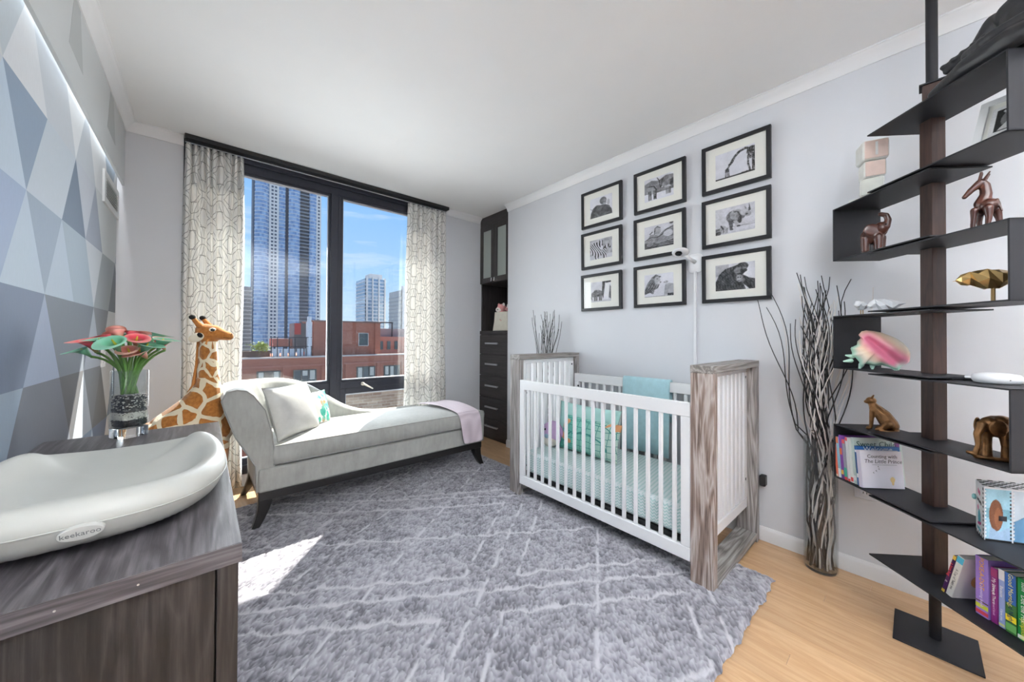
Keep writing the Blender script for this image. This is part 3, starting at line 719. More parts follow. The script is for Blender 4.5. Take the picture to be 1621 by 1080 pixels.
def curtain(label, tl, tr, bl, br, folds, amp, seed):
    rr = random.Random(seed); NU, NV = folds*14, 46; z0, z1 = .03, 2.556
    vs, uvs = [], []; arc_len = [0]; ph = [rr.uniform(-.3, .3) for _ in range(folds+2)]
    def pos(i, j):
        u = i/NU; v = j/NV; zz = z0+(z1-z0)*v
        xa = bl+(tl-bl)*v; xb = br+(tr-br)*v
        k = u*folds; a = amp*(.85+.25*math.sin(k*1.7+seed))*(1.0-.15*v); dr = (1-v)*.35*math.sin(v*5+ph[int(k)])
        x = xa+(xb-xa)*(u+.012*math.sin(2*PI*k*2)/folds*3)
        y = 3.425+a*(.55-1.55*abs(math.sin(PI*k+dr*.4))**.65)
        y = min(y, 3.446)
        return (x+.006*math.sin(v*7+k), y, zz)
    for j in range(NV+1):
        for i in range(NU+1): vs.append(pos(i, j))
    L = [0]
    for i in range(NU): L.append(L[-1]+(Vector(pos(i+1, NV//2))-Vector(pos(i, NV//2))).length)
    fs = [(j*(NU+1)+i, j*(NU+1)+i+1, (j+1)*(NU+1)+i+1, (j+1)*(NU+1)+i) for j in range(NV) for i in range(NU)]
    b = B(); b.add(vs, fs); o = b.build('curtain', CM, smooth=True)
    uvl = o.data.uv_layers.new(name='cloth')
    for lp in o.data.loops:
        vi = lp.vertex_index; i = vi % (NU+1); j = vi//(NU+1); uvl.data[lp.index].uv = (L[i], z0+(z1-z0)*j/NV)
    s = o.modifiers.new('solid', 'SOLIDIFY'); s.thickness = .003
    return tag(o, label, 'curtain', 'patterned curtains at the window')
curtain('cream trellis-patterned curtain left of the window, behind the giraffe', -.108, .232, -.118, .238, 9, .030, 1)
curtain('cream trellis-patterned curtain right of the window, beside the grey pier', 1.572, 2.015, 1.53, 2.03, 8, .030, 4)

# ================================================================== chaise longue
velvet = bpy.data.materials.new('velvet_grey'); t = NT(velvet); v = t.coord('Object')
f1 = t.noise(v, 6, 4, .6); f2 = t.noise(t.coord('Object', (1, 1, .25)), 45, 3)
colv = t.ramp(t.math('ADD', t.math('MULTIPLY', f1, .6), t.math('MULTIPLY', f2, .4)), [(.3, lin((148, 148, 143))), (.7, lin((174, 174, 169)))])
t.out(t.bsdf(colv, .75, 0, .2, t.bump(f2, .08, .002), **{'Sheen Weight': .5, 'Sheen Roughness': .4})); MATS['velvet_grey'] = velvet
blackw = M('black_wood', (26, 24, 24), .32, 0, .5, var=.15, vs=20)
ch = thing('chaise_lounge', 'light grey velvet chaise lounge with one swept arm and black tapered legs', 'chaise', (1.1, 2.97, 0))
b = B(); b.box(.262, 2.615, .178, 1.925, 3.32, .232); b.build('plinth', blackw, ch, bevel=.004)
def leg(x, y, sx, sy):
    b = B(); r = []
    for k in range(7):
        q = k/6; w = .075*(1-q)+.034*q; o_ = .062*q**1.8
        cx, cy = x+sx*o_, y+sy*o_*.4
        r.append([(cx-w/2, cy-w/2, .19-.19*q), (cx+w/2, cy-w/2, .19-.19*q), (cx+w/2, cy+w/2, .19-.19*q), (cx-w/2, cy+w/2, .19-.19*q)])
    b.loft(r); b.build('leg', blackw, ch, bevel=.004)
for x, y, sx, sy in ((.30, 2.655, -1, -1), (1.885, 2.655, 1, -1), (.30, 3.28, -1, 1), (1.885, 3.28, 1, 1)): leg(x, y, sx, sy)
b = B(); b.box(.26, 2.603, .232, 1.93, 3.31, .376); b.build('seat_base', velvet, ch, bevel=.014, seg=3)
# seat cushion, crowned
def slab_cushion(b, x0, x1, y0, y1, z0, z1, crown, n=24, m=14, r=.02):
    def top(i, j):
        u = i/n; w = j/m; c = (1-(2*u-1)**4)*(1-(2*w-1)**4)
        return (x0+(x1-x0)*u, y0+(y1-y0)*w, z1-r*.2+crown*c)
    tp = [[top(i, j) for i in range(n+1)] for j in range(m+1)]
    vs = [p for r_ in tp for p in r_]; fs = [(j*(n+1)+i, j*(n+1)+i+1, (j+1)*(n+1)+i+1, (j+1)*(n+1)+i) for j in range(m) for i in range(n)]
    b.add(vs, fs)
    bd = [tp[0][i] for i in range(n+1)]+[tp[j][n] for j in range(1, m+1)]+[tp[m][i] for i in range(n-1, -1, -1)]+[tp[j][0] for j in range(m-1, 0, -1)]
    cxm, cym = (x0+x1)/2, (y0+y1)/2
    def ins(p, d, z):
        return (p[0]+(d if p[0] < cxm else -d)*(1 if abs(p[0]-x0) < 1e-6 or abs(p[0]-x1) < 1e-6 else 0), p[1]+(d if p[1] < cym else -d)*(1 if abs(p[1]-y0) < 1e-6 or abs(p[1]-y1) < 1e-6 else 0), z)
    rings = [[ins(p, 0, p[2]) for p in bd], [ins(p, -.006, p[2]-.012) for p in bd], [ins(p, -.010, (z0+z1)/2) for p in bd], [ins(p, -.005, z0+.012) for p in bd], [ins(p, .008, z0) for p in bd]]
    b.loft(rings, cap=False); b.add(rings[-1], [tuple(range(len(bd)-1, -1, -1))])
    return rings
b = B(); rg = slab_cushion(b, .345, 1.865, 2.612, 3.215, .384, .505, .03)
cu = b.build('seat_cushion', velvet, ch, smooth=False, ang=60)
pip = M('piping_grey', (150, 150, 146), .8)
for k, zz in ((0, .002), (3, -.004)):
    pts = [Vector(p)+Vector((0, -.003 if p[1] < 2.62 else 0, zz)) for p in rg[k]]
    b = B(); b.tube(pts+[pts[0]], .0035, 6, cap=False); b.build('piping', pip, cu)
# arm and back: one swept surface
def path(s):   # s 0..1 -> inner seat line point, outward dir, height
    if s < .30: q = s/.30; return Vector((.345, 2.612+.50*q, 0)), Vector((-1, 0, 0)), .865
    if s < .48:
        q = (s-.30)/.18; a = q*PI/2; c = Vector((.345+.10, 3.112, 0)); d = Vector((-math.cos(a), math.sin(a), 0)); return c+d*.10, d, .865-.012*q
    q = (s-.48)/.52; x = .445+1.15*q; hh = .853+(.515-.853)*(1/(1+math.exp(-(x-.80)*9.0))-.04)/.96
    return Vector((x, 3.212, 0)), Vector((0, 1, 0)), max(.505, min(.853, hh))
rings = []; NS = 64
for k in range(NS+1):
    p, d, hgt = path(k/NS); g = max(0.0, min(1.0, (hgt-.47)/.395)); 
    back = 1.0 if d.y > .5 else 0.0; fl = 1.0 if back == 0 else .72
    sec = [(.0, .24), (.0, .44), (.004+.012*g, .46+.12*g), (.05*g*fl, .47+.26*g), (.10*g*fl+.012, hgt-.035*g-.004), (.125*g*fl+.02, hgt-.010), (.160*g*fl+.03, hgt), (.190*g*fl+.045, hgt-.010), (.205*g*fl+.055, hgt-.045*g-.012),
           (.185*g*fl+.06, hgt-.10*g-.02), (.12*g*fl+.075, .45+.14*g), (.098, .40), (.092, .24)]
    rings.append([p+d*a+Vector((0, 0, zz)) for a, zz in sec])
b = B(); b.loft(rings); bk = b.build('arm_and_back', velvet, ch, ang=55)
b = B(); b.tube([q+Vector((0, -.002, 0)) for q in rings[0][1:]], .004, 6, cap=False); b.build('piping', pip, bk)
# low footboard
sec = [(1.868, .24), (1.868, .44), (1.872, .49), (1.885, .512), (1.91, .518), (1.935, .508), (1.944, .485), (1.938, .44), (1.935, .24)]
b = B(); b.loft([[(x, 2.606, zz) for x, zz in sec], [(x, 3.30, zz) for x, zz in sec]]); fb = b.build('footboard', velvet, ch, ang=50, bevel=.004)
b = B(); b.tube([(x, 2.603, zz) for x, zz in sec[1:]], .0035, 6, cap=False); b.build('piping', pip, fb)

# pillows and throw on the chaise
b = B(); Mp = frame4((.478, 2.845, .672), (.80, .60, .0), (-.28, .22, .93))
ring = pillow_mesh(b, Mp, .36, .36, .15)
o = b.build('throw_pillow', M('pillow_silver', (190, 189, 186), .7, 0, .3, var=.08, vs=14, bump=.1, bs=30, bd=.01), smooth=True)
tag(o, 'larger plain silver-grey throw pillow leaning on the chaise arm', 'pillow')
b = B(); b.tube(ring+[ring[0]], .004, 6, cap=False); b.build('piping', pip, o)
leafw = bpy.data.materials.new('pillow_leaf_print'); t = NT(leafw); v = t.coord('Object')
vz = t.n('ShaderNodeTexVoronoi', {'Vector': t.n('ShaderNodeMapping', {'Vector': v, 'Scale': (1, 2.6, 1), 'Rotation': (0, .3, .6)}).outputs[0], 'Scale': 17}, feature='F1').outputs['Distance']
spx = t.n('ShaderNodeSeparateXYZ', {0: v}); big = t.noise(v, 9, 3)
msk = t.math('MULTIPLY', t.math('LESS_THAN', vz, .52), t.math('GREATER_THAN', t.math('ADD', t.math('MULTIPLY', spx.outputs[0], 5.5), big), .62))
lc = t.ramp(t.noise(v, 14, 2), [(.35, lin((60, 168, 150))), (.55, lin((120, 200, 180))), (.68, lin((236, 150, 96)))])
t.out(t.bsdf(t.mix(msk, lin((238, 236, 232)), lc), .8, 0, .2))
b = B(); Mp = frame4((.635, 3.00, .628), (.86, .50, .0), (-.22, .20, .95))
pillow_mesh(b, Mp, .27, .27, .10)
tag(b.build('throw_pillow', leafw, smooth=True), 'small white pillow with teal leaf print on the chaise', 'pillow')
pk = bpy.data.materials.new('blanket_pink'); t = NT(pk); v = t.coord('Object')
wv = t.n('ShaderNodeTexWave', {'Vector': v, 'Scale': 14, 'Distortion': .6, 'Detail': 1}, wave_type='BANDS', bands_direction='Y').outputs[0]
colp = t.mix(wv, lin((206, 190, 198)), lin((226, 212, 219)))
t.out(t.bsdf(colp, .9, 0, .1, t.bump(t.math('ADD', wv, t.noise(v, 260, 2)), .35, .004), **{'Sheen Weight': .3}))
pathb = [(3.20, .530), (3.05, .548), (2.9, .552), (2.78, .548), (2.68, .535), (2.618, .522), (2.594, .50), (2.586, .44), (2.582, .37), (2.580, .30), (2.578, .262)]
xl = [1.56, 1.59, 1.62, 1.64, 1.66, 1.665, 1.67, 1.68, 1.69, 1.70, 1.705]; xr = [1.86, 1.865, 1.87, 1.875, 1.88, 1.882, 1.885, 1.89, 1.895, 1.90, 1.905]
b = B(); vs = []; n = 16; rr = random.Random(2)
for k, (y, zz) in enumerate(pathb):
    for i in range(n+1):
        u = i/n; x = xl[k]+(xr[k]-xl[k])*u; hang = max(0, k-5)/5
        bul = .006*math.sin(u*9+k*.7)*(.3+hang)
        over = max(0, (x-1.855)/.05)*.0
        vs.append((x, y-bul-.004*hang, zz+(.004*math.sin(u*7+k) if k < 5 else 0)+over-.012*hang*math.sin(u*PI)))
fs = [(k*(n+1)+i, k*(n+1)+i+1, (k+1)*(n+1)+i+1, (k+1)*(n+1)+i) for k in range(len(pathb)-1) for i in range(n)]
b.add(vs, fs); o = b.build('throw_blanket', pk, smooth=True); s_ = o.modifiers.new('solid', 'SOLIDIFY'); s_.thickness = .008; s_.offset = 1
s_ = o.modifiers.new('sub', 'SUBSURF'); s_.levels = 1; s_.render_levels = 1
tag(o, 'pale pink knitted throw draped over the foot of the chaise', 'blanket')

# ================================================================== dresser with changing pad
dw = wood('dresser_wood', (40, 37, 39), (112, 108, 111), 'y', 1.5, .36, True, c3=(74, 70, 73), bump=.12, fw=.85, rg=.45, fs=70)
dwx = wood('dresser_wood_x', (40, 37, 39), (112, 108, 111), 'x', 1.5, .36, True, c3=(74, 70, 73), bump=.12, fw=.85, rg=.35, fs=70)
dw_shade = wood('dresser_shaded_wood', (18, 16, 16), (66, 61, 60), 'z', 1.5, .42, True, c3=(38, 35, 34), bump=.12, fw=.85, rg=.45, fs=70)  # same wood darkened: shade of the end facing away from the window
dr = thing('dresser', 'low dark grey wood-grain dresser holding the changing pad', 'dresser', (-.19, 1.46, 0))
b = B(); b.box(-.43, .837, .758, .06, 2.085, .793); b.build('top_panel', dw, dr, bevel=.001)
b = B(); b.box(-.43, .835, .758, .06, .837, .7925); b.build('edge_band', dwx, dr)
b = B(); b.box(-.42, .848, .0, .022, .872, .758); b.build('end_panel', dw_shade, dr, bevel=.001)
b = B(); b.box(.024, .840, .0, .055, .872, .758); b.build('corner_stile', dw_shade, dr, bevel=.001)
b = B(); b.box(-.42, 2.05, .0, .03, 2.075, .758); b.build('end_panel', dw_shade, dr, bevel=.001)
b = B(); b.box(-.42, .872, .04, .03, 2.05, .758); b.box(-.40, .90, 0, .0, 2.02, .04); b.build('carcass', dw_shade, dr)
hndl = M('brushed_steel', (188, 188, 190), .28, .9)
for c_ in range(2):
    for r_ in range(3):
        y0 = .878+c_*.585; z0 = .05+r_*.235
        b = B(); b.box(.03, y0+.004, z0, .052, y0+.578, z0+.228); d_ = b.build('drawer', dw, dr, bevel=.001)
# screws on the top edge seen as pale dots
for x in (-.16, -.075):
    b = B(); b.cyl((x, .8345, .775), (x, .836, .775), .0016, n=8); b.build('screw', hndl, dr)

# changing pad: moulded foam, dished, with raised side ridges
padm = M('pad_foam', (186, 186, 180), .42, 0, .4, var=.03, vs=4, bump=.02, bs=200, bd=.001)
PCX, PCY, PW, PL = -.178, 1.325, .232, .388
def outline(a):
    c, s_ = math.cos(a), math.sin(a); e = 2/2.9
    x = PW*math.copysign(abs(c)**e, c); y = PL*math.copysign(abs(s_)**e, s_)
    x *= 1-.12*math.exp(-((y-.27)/.06)**2)
    return x, y
def rimh(a):
    y = math.sin(a)   # -1 near end, +1 far end
    side = abs(math.cos(a))
    w = min(1, max(0, (.35-y)/.9)); w = w*w*(3-2*w)
    endh = .022*(1-w)+.098*w
    sideh = .050+.024*math.exp(-((y-.50)/.20)**2)+.036*w
    side = side*side*(3-2*side)
    return endh*(1-side)+sideh*side
NA = 96; vs = []; fs = []
levels = [(.90, 0, 0), (.955, .0, .25), (.99, 0, .5), (1.0, 0, .62), (.992, 0, .78), (.965, 0, .92), (.93, 0, 1.0), (.88, 0, 1.0), (.82, 0, .90), (.74, 0, .66), (.64, 0, .42), (.5, 0, .32), (.3, 0, .27), (.15, 0, .26), (.05, 0, .255), (.01, 0, .255)]
b = B(); rings = []
for k, (rad, _, hh) in enumerate(levels):
    rg = []
    for i in range(NA):
        a = 2*PI*i/NA; x, y = outline(a); H = rimh(a)
        if k >= 8:
            g = min(1, max(0, (hh-.255)/.72)); zz = H*g+.024*(1-g)
        else: zz = H*hh
        rg.append((PCX+x*rad, PCY+y*rad, .7935+.004+zz))
    rings.append(rg)
b.loft(rings); pad = b.build('changing_pad', padm, smooth=True)
s_ = pad.modifiers.new('sub', 'SUBSURF'); s_.levels = 1; s_.render_levels = 1
tag(pad, 'light grey moulded foam changing pad lying on the dresser', 'changing pad')
sm = [Vector((PCX+outline(2*PI*i/NA)[0]*.9995, PCY+outline(2*PI*i/NA)[1]*1.001, .7975+rimh(2*PI*i/NA)*.60)) for i in range(NA)]
b = B(); b.tube(sm+[sm[0]], .0011, 6, cap=False); b.build('mould_seam', padm, pad)
# oval badge on the near end
bc = Vector((-.152, PCY-PL-.0015, .846)); ux = Vector((1, -.02, .02)).normalized(); uy = Vector((0, -.22, 1)).normalized(); nn = ux.cross(uy).normalized()
bx_ = B(); bx_.loft([[bc+ux*(.027*r*math.cos(2*PI*k/32))+uy*(.0125*r*math.sin(2*PI*k/32))+nn*h for k in range(32)] for r, h in ((1, -.006), (1, .0025), (.95, .0035))])
bd_ = bx_.build('badge', M('badge_grey', (198, 198, 193), .4), pad)
text_obj('keekaroo', .0122, frame4(bc+nn*.0036, ux, uy), M('badge_letters', (110, 112, 112), .5), pad, 'badge_lettering', .0004)
# ================================================================== built-in cabinet in the niche
cw = wood('cabinet_wood', (44, 40, 40), (70, 65, 64), 'y', 3.0, .45, bump=.06)
cwv = wood('cabinet_wood_v', (44, 40, 40), (70, 65, 64), 'z', 3.0, .45, bump=.06)
cab = thing('built_in_cabinet', 'tall dark wood built-in cabinet with glass doors, open niche and drawers', 'cabinet', (2.72, 3.19, 0))
X0, CY0, CY1 = 2.512, 2.922, 3.460
b = B(); b.box(X0+.02, CY0, 0, 2.945, CY0+.02, ZC); b.build('side_panel', cwv, cab)
b = B(); b.box(X0+.02, CY1-.02, 0, 2.945, CY1, ZC); b.build('side_panel', cwv, cab)
b = B(); b.box(2.92, CY0+.02, 0, 2.945, CY1-.02, ZC); b.build('back_panel', cwv, cab)
b = B(); b.box(X0+.004, CY0, 2.50, X0+.02, CY1, ZC-.004); b.build('fascia', cw, cab, bevel=.002)
b = B(); b.box(X0+.02, CY0+.02, 1.815, 2.92, CY1-.02, 1.835); b.build('door_shelf', cw, cab)
b = B(); b.box(X0, CY0, 1.215, 2.92, CY1, 1.257); b.build('niche_shelf', cw, cab, bevel=.002)
b = B(); b.box(X0+.02, CY0+.02, .0, X0+.035, CY1-.02, .045); b.build('toe_kick', cw, cab)
frost = bpy.data.materials.new('frosted_glass'); t = NT(frost)
t.out(t.bsdf(lin((178, 186, 180)), .28, 0, .6, None, **{'Transmission Weight': .25}))
ym = (CY0+CY1)/2
for y0, y1, s_ in ((CY0+.003, ym-.0015, 1), (ym+.0015, CY1-.003, -1)):
    b = B(); z0, z1, w, wz = 1.818, 2.496, .055, .062
    b.box(X0, y0, z0, X0+.02, y0+w, z1); b.box(X0, y1-w, z0, X0+.02, y1, z1); b.box(X0, y0+w, z0, X0+.02, y1-w, z0+wz); b.box(X0, y0+w, z1-wz, X0+.02, y1-w, z1)
    d_ = b.build('door', cwv, cab, bevel=.0015)
    b = B(); b.box(X0+.008, y0+w, z0+wz, X0+.012, y1-w, z1-wz); b.build('glass_panel', frost, d_)
    yk = (y1-.022) if s_ == 1 else (y0+.022)
    b = B(); b.box(X0-.022, yk-.010, 1.832, X0, yk+.010, 1.868); b.box(X0-.026, yk-.012, 1.826, X0-.006, yk+.030*-s_*-1 if False else yk+.012, 1.836); b.build('knob', M('chrome', (210, 210, 212), .12, 1.0), d_, bevel=.002)
zs = [1.213, .985, .735, .485, .243, .047]
for za, zb in zip(zs[1:], zs[:-1]):
    b = B(); b.box(X0, CY0+.003, za+.003, X0+.018, CY1-.003, zb-.003); d_ = b.build('drawer', cw, cab, bevel=.0015)
    zc = (za+zb)/2+.012; yc = ym+.02
    b = B(); b.box(X0-.026, yc-.115, zc-.010, X0-.018, yc+.115, zc+.010); b.box(X0-.02, yc-.110, zc-.008, X0, yc-.100, zc+.008); b.box(X0-.02, yc+.100, zc-.008, X0, yc+.110, zc+.008)
    h_ = b.build('handle', hndl, d_, bevel=.002)
b = B(); b.box(X0+.02, CY0+.02, .05, 2.92, CY1-.02, 1.213); b.build('drawer_box', cwv, cab)
# basket with soft toys in the niche
bk_ = M('basket_canvas', (226, 220, 205), .9, 0, .1, var=.05, vs=30, bump=.3, bs=160, bd=.002)
def sq(cx, cy, w, d, z, r=.03, n=6):
    pts = []
    for sx, sy, a0 in ((1, 1, 0), (-1, 1, PI/2), (-1, -1, PI), (1, -1, 3*PI/2)):
        for k in range(n+1):
            a = a0+PI/2*k/n; pts.append((cx+sx*(w/2-r)+r*math.cos(a), cy+sy*(d/2-r)+r*math.sin(a), z))
    return pts
b = B(); cx, cy = 2.665, 3.110
b.loft([sq(cx, cy, .25, .30, 1.258), sq(cx, cy, .252, .302, 1.262), sq(cx, cy, .235, .275, 1.36), sq(cx, cy, .225, .262, 1.472), sq(cx, cy, .213, .25, 1.472), sq(cx, cy, .225, .27, 1.30)])
bs_ = tag(b.build('storage_basket', bk_, smooth=False, ang=50), 'cream canvas basket holding soft toys in the cabinet niche', 'basket')
b = B(); b.ell((cx-.1185, cy+.0, 1.378), (.003, .022, .008), Matrix.Rotation(.5, 3, 'X')); b.build('pink_motif', M('motif_pink', (226, 190, 178), .9), bs_)
pf = M('plush_pink', (224, 160, 158), .95, 0, .1, var=.12, vs=40, bump=.5, bs=220, bd=.004); wf = M('plush_white', (238, 230, 224), .95, 0, .1, var=.06, vs=40, bump=.5, bs=220, bd=.004); ey = M('bead_black', (12, 12, 14), .15)
def softtoy(name, label, c, s_, m1, m2, ang=0):
    tt = thing(name, label, 'soft toy', (c[0], c[1], c[2]-.06*s_), group='soft toys in the basket')
    b = B(); b.ell(c, (.05*s_, .058*s_, .05*s_)); b.ell((c[0], c[1], c[2]-.05*s_), (.045*s_, .05*s_, .05*s_)); b.build('head', m1, tt, smooth=True)
    b = B(); b.ell((c[0]-.028*s_, c[1]+.010*s_, c[2]-.014*s_), (.034*s_, .044*s_, .030*s_)); b.build('muzzle', m2, tt, smooth=True)
    for sg in (-1, 1):
        b = B(); b.ell((c[0]-.005, c[1]+sg*.040*s_, c[2]+.040*s_), (.012*s_, .017*s_, .020*s_)); b.build('ear', m1 if sg > 0 else m2, tt, smooth=True)
    b = B(); b.ell((c[0]-.058*s_, c[1]-.004, c[2]-.014*s_), (.006, .008, .006)); b.build('nose', ey, tt, smooth=True)
softtoy('plush_toy', 'pink and white soft toy peeking over the basket rim', (2.60, 3.155, 1.515), 1.05, pf, wf)
softtoy('plush_toy', 'smaller pinkish-white soft toy beside the pink one in the basket', (2.62, 3.03, 1.51), .85, wf, pf)

# ================================================================== crib
gw = wood('crib_grey_wood', (86, 80, 78), (176, 171, 168), 'z', 1.6, .6, True, c3=(136, 129, 126), bump=.35, fw=.7, rg=.75, fs=80)
gwx = wood('crib_grey_wood_x', (80, 76, 73), (168, 164, 160), 'x', 1.6, .6, True, c3=(128, 122, 118), bump=.35, fw=.7, rg=.75, fs=80)
gww = wood('crib_warm_wood', (70, 58, 52), (182, 172, 167), 'z', 1.8, .6, True, c3=(132, 114, 105), bump=.5, fw=.7, rg=.8, fs=80)
wh = M('crib_white', (243, 243, 244), .38, 0, .45); bolt = M('bolt_black', (20, 20, 22), .4)
crib = thing('crib', 'white slatted crib with weathered grey wood end frames', 'crib', (2.11, 1.33, 0))
FX, BX = 1.764, 2.466; CH = 1.052; PT = .042
RZ = .018
for (ya, yb), wm in (((.610, .715), gww), ((1.930, 2.034), gw)):
    b = B(); b.box(FX, ya, RZ if ya < 2.5 else 0, FX+PT, yb, CH-.036); b.build('post', wm, crib, bevel=.002)
    b = B(); b.box(BX-PT, ya, 0, BX, yb, CH-.036); b.build('post', gw, crib, bevel=.002)
    b = B(); b.box(FX-.002, ya-.001, CH-.036, BX, yb+.001, CH); b.build('top_plank', gwx, crib, bevel=.002)
    b = B(); b.box(FX+PT, ya, RZ, BX-PT, yb, RZ+.036); b.build('bottom_plank', gwx, crib, bevel=.002)
    yc = (ya+yb)/2+(.012 if ya < 1 else -.012)
    p0, p1 = FX+PT, BX-PT
    b = B(); b.box(p0, yc-.015, .19, p1, yc+.015, .245); pn = b.build('end_rail', wh, crib, bevel=.003)
    b = B(); b.box(p0, yc-.015, CH-.068, p1, yc+.015, CH-.038); b.build('end_rail', wh, crib, bevel=.003)
    for xx in (p0, p1-.05):
        b = B(); b.box(xx, yc-.015, .245, xx+.05, yc+.015, CH-.068); st_ = b.build('end_stile', wh, crib, bevel=.003)
    for z_ in (.955, .36):
        for sgn in (-1, 1):
            b = B(); b.cyl((p1-.028, yc+sgn*.0145, z_), (p1-.028, yc+sgn*.0165, z_), .008, n=12); b.build('bolt', bolt, crib)
    n = 8; x_ = p0+.05; gap = (p1-p0-.10)/n
    for k in range(n):
        xc = x_+gap*(k+.5); b = B(); b.box(xc-.021, yc-.010, .245, xc+.021, yc+.010, CH-.068); b.build('slat', wh, crib, bevel=.004)
def side(xc, ztop, name, nsl, zbot=.108):
    y0, y1 = .716, 1.929; t2 = .0125
    b = B(); b.box(xc-.014, y0, ztop-.068, xc+.014, y1, ztop); b.build(name+'_top_rail', wh, crib, bevel=.003)
    b = B(); b.box(xc-.014, y0, zbot, xc+.014, y1, zbot+.064); b.build(name+'_bottom_rail', wh, crib, bevel=.003)
    for ya in (y0, y1-.046):
        b = B(); b.box(xc-.014, ya, zbot+.064, xc+.014, ya+.046, ztop-.068); b.build(name+'_stile', wh, crib, bevel=.003)
    for k in range(nsl):
        yc = y0+.046+(y1-y0-.092)*(k+.5+(.0))/nsl
        b = B(); b.box(xc-.008, yc-.0105, zbot+.064, xc+.008, yc+.0105, ztop-.068); b.build(name+'_slat', wh, crib, bevel=.004)
side(1.780, .868, 'front', 16); side(2.415, .878, 'back', 16)
for z_ in (.775, .245):
    b = B(); b.cyl((1.793, 1.888, z_), (1.796, 1.888, z_), .008, n=12); b.build('bolt', bolt, crib)
    b = B(); b.cyl((2.402, 1.888, z_), (2.398, 1.888, z_), .008, n=12); b.build('bolt', bolt, crib)
b = B(); b.box(1.80, .722, .172, 2.395, 1.922, .192); b.build('mattress_base', M('base_black', (22, 22, 24), .6), crib)
# mattress with chevron sheet
shm = bpy.data.materials.new('chevron_sheet'); t = NT(shm); g = t.n('ShaderNodeTexCoord').outputs['Object']; sp = t.n('ShaderNodeSeparateXYZ', {0: g})
s1 = t.math('ADD', sp.outputs[1], sp.outputs[0]); zig = t.math('PINGPONG', s1, .011)
ph_ = t.math('FRACT', t.math('DIVIDE', t.math('ADD', t.math('SUBTRACT', sp.outputs[2], t.math('MULTIPLY', sp.outputs[0], .85)), t.math('MULTIPLY', zig, .9)), .0165))
msk = t.math('LESS_THAN', ph_, .42)
t.out(t.bsdf(t.mix(msk, lin((232, 240, 240)), lin((184, 216, 213))), .85, 0, .15))
b = B(); b.box(1.802, .726, .194, 2.392, 1.918, .345)
tag(b.build('crib_mattress', shm, bevel=.025, seg=4), 'crib mattress in a pale teal chevron sheet', 'mattress')
# blanket folded over the back rail
bl = M('blanket_aqua', (172, 208, 216), .95, 0, .1, var=.06, vs=30, bump=.4, bs=180, bd=.004, **{'Sheen Weight': .3})
pth = [(2.438, .60), (2.437, .70), (2.436, .84), (2.433, .878), (2.426, .890), (2.414, .893), (2.402, .890), (2.394, .878), (2.391, .84), (2.389, .72), (2.386, .60), (2.382, .48), (2.378, .366)]
b = B(); vs = []; n = 18
for k, (x, z_) in enumerate(pth):
    for i in range(n+1):
        u = i/n; vs.append((x-(.004*math.sin(u*8) if k > 8 else 0)*(k-8)/4, 1.105+.355*u, z_+(.006*math.sin(u*5) if k == len(pth)-1 else 0)))
b.add(vs, [(k*(n+1)+i, k*(n+1)+i+1, (k+1)*(n+1)+i+1, (k+1)*(n+1)+i) for k in range(len(pth)-1) for i in range(n)])
o = b.build('baby_blanket', bl, smooth=True); s_ = o.modifiers.new('solid', 'SOLIDIFY'); s_.thickness = .006; s_.offset = 0
tag(o, 'pale aqua blanket hanging over the back rail of the crib', 'blanket')
# pillows and toy in the crib
mer = bpy.data.materials.new('mermaid_print'); t = NT(mer); v = t.coord('Object')
vo = t.n('ShaderNodeTexVoronoi', {'Vector': v, 'Scale': 24, 'Randomness': .15}, feature='DISTANCE_TO_EDGE').outputs['Distance']
sc_ = t.math('LESS_THAN', vo, .045); rose = t.math('GREATER_THAN', t.noise(v, 7, 2, .5, .6), .60)
gr_ = t.n('ShaderNodeSeparateXYZ', {0: v}).outputs[1]
bc_ = t.ramp(t.math('ADD', .5, t.math('MULTIPLY', gr_, -2.0)), [(.0, lin((90, 190, 172))), (.55, lin((140, 206, 190))), (1, lin((206, 226, 214)))])
c2_ = t.mix(sc_, bc_, lin((70, 150, 140))); c2_ = t.mix(rose, c2_, lin((222, 160, 112)))
t.out(t.bsdf(c2_, .6, 0, .3))
b = B(); pillow_mesh(b, frame4((2.085, 1.545, .472), (0, -1, .0), (.28, 0, .96)), .50, .25, .13)
tag(b.build('crib_pillow', mer, smooth=True), 'teal mermaid-scale pillow with rose gold flecks in the crib', 'pillow')
b = B(); pillow_mesh(b, frame4((2.215, 1.665, .505), (0, -1, .0), (.22, 0, .97)), .56, .31, .12)
tag(b.build('crib_pillow', M('pillow_mint', (178, 222, 216), .85, var=.05, vs=14), smooth=True), 'plain pale mint pillow behind the mermaid pillow in the crib', 'pillow')
toy = thing('plush_toy', 'lilac round plush toy sitting in the far end of the crib', 'soft toy', (2.05, 1.855, .345))
lil = M('plush_lilac', (206, 176, 214), .95, 0, .1, var=.06, vs=30, bump=.3, bs=200, bd=.003); crm = M('plush_cream', (234, 226, 216), .95, 0, .1, bump=.3, bs=200, bd=.003)
c = Vector((2.05, 1.855, .44))
b = B(); b.ell(c, (.075, .088, .095), n=20, m=14); b.build('body', lil, toy, smooth=True)
b = B(); b.ell(c+Vector((-.038, 0, -.045)), (.045, .068, .050), n=18, m=12); b.build('belly', crm, toy, smooth=True)
for sg in (-1, 1):
    b = B(); b.ell(c+Vector((0, sg*.090, .018)), (.014, .022, .045), Matrix.Rotation(sg*.4, 3, 'X')); b.build('ear', M('plush_violet', (190, 150, 196), .95), toy, smooth=True)
    b = B(); b.ell(c+Vector((-.066, sg*.030-.008, .038)), (.006, .008, .008)); b.build('eye', ey, toy, smooth=True)
b = B(); b.ell(c+Vector((-.080, -.006, -.005)), (.012, .020, .017)); b.build('muzzle', M('plush_blue', (170, 196, 214), .9), toy, smooth=True)

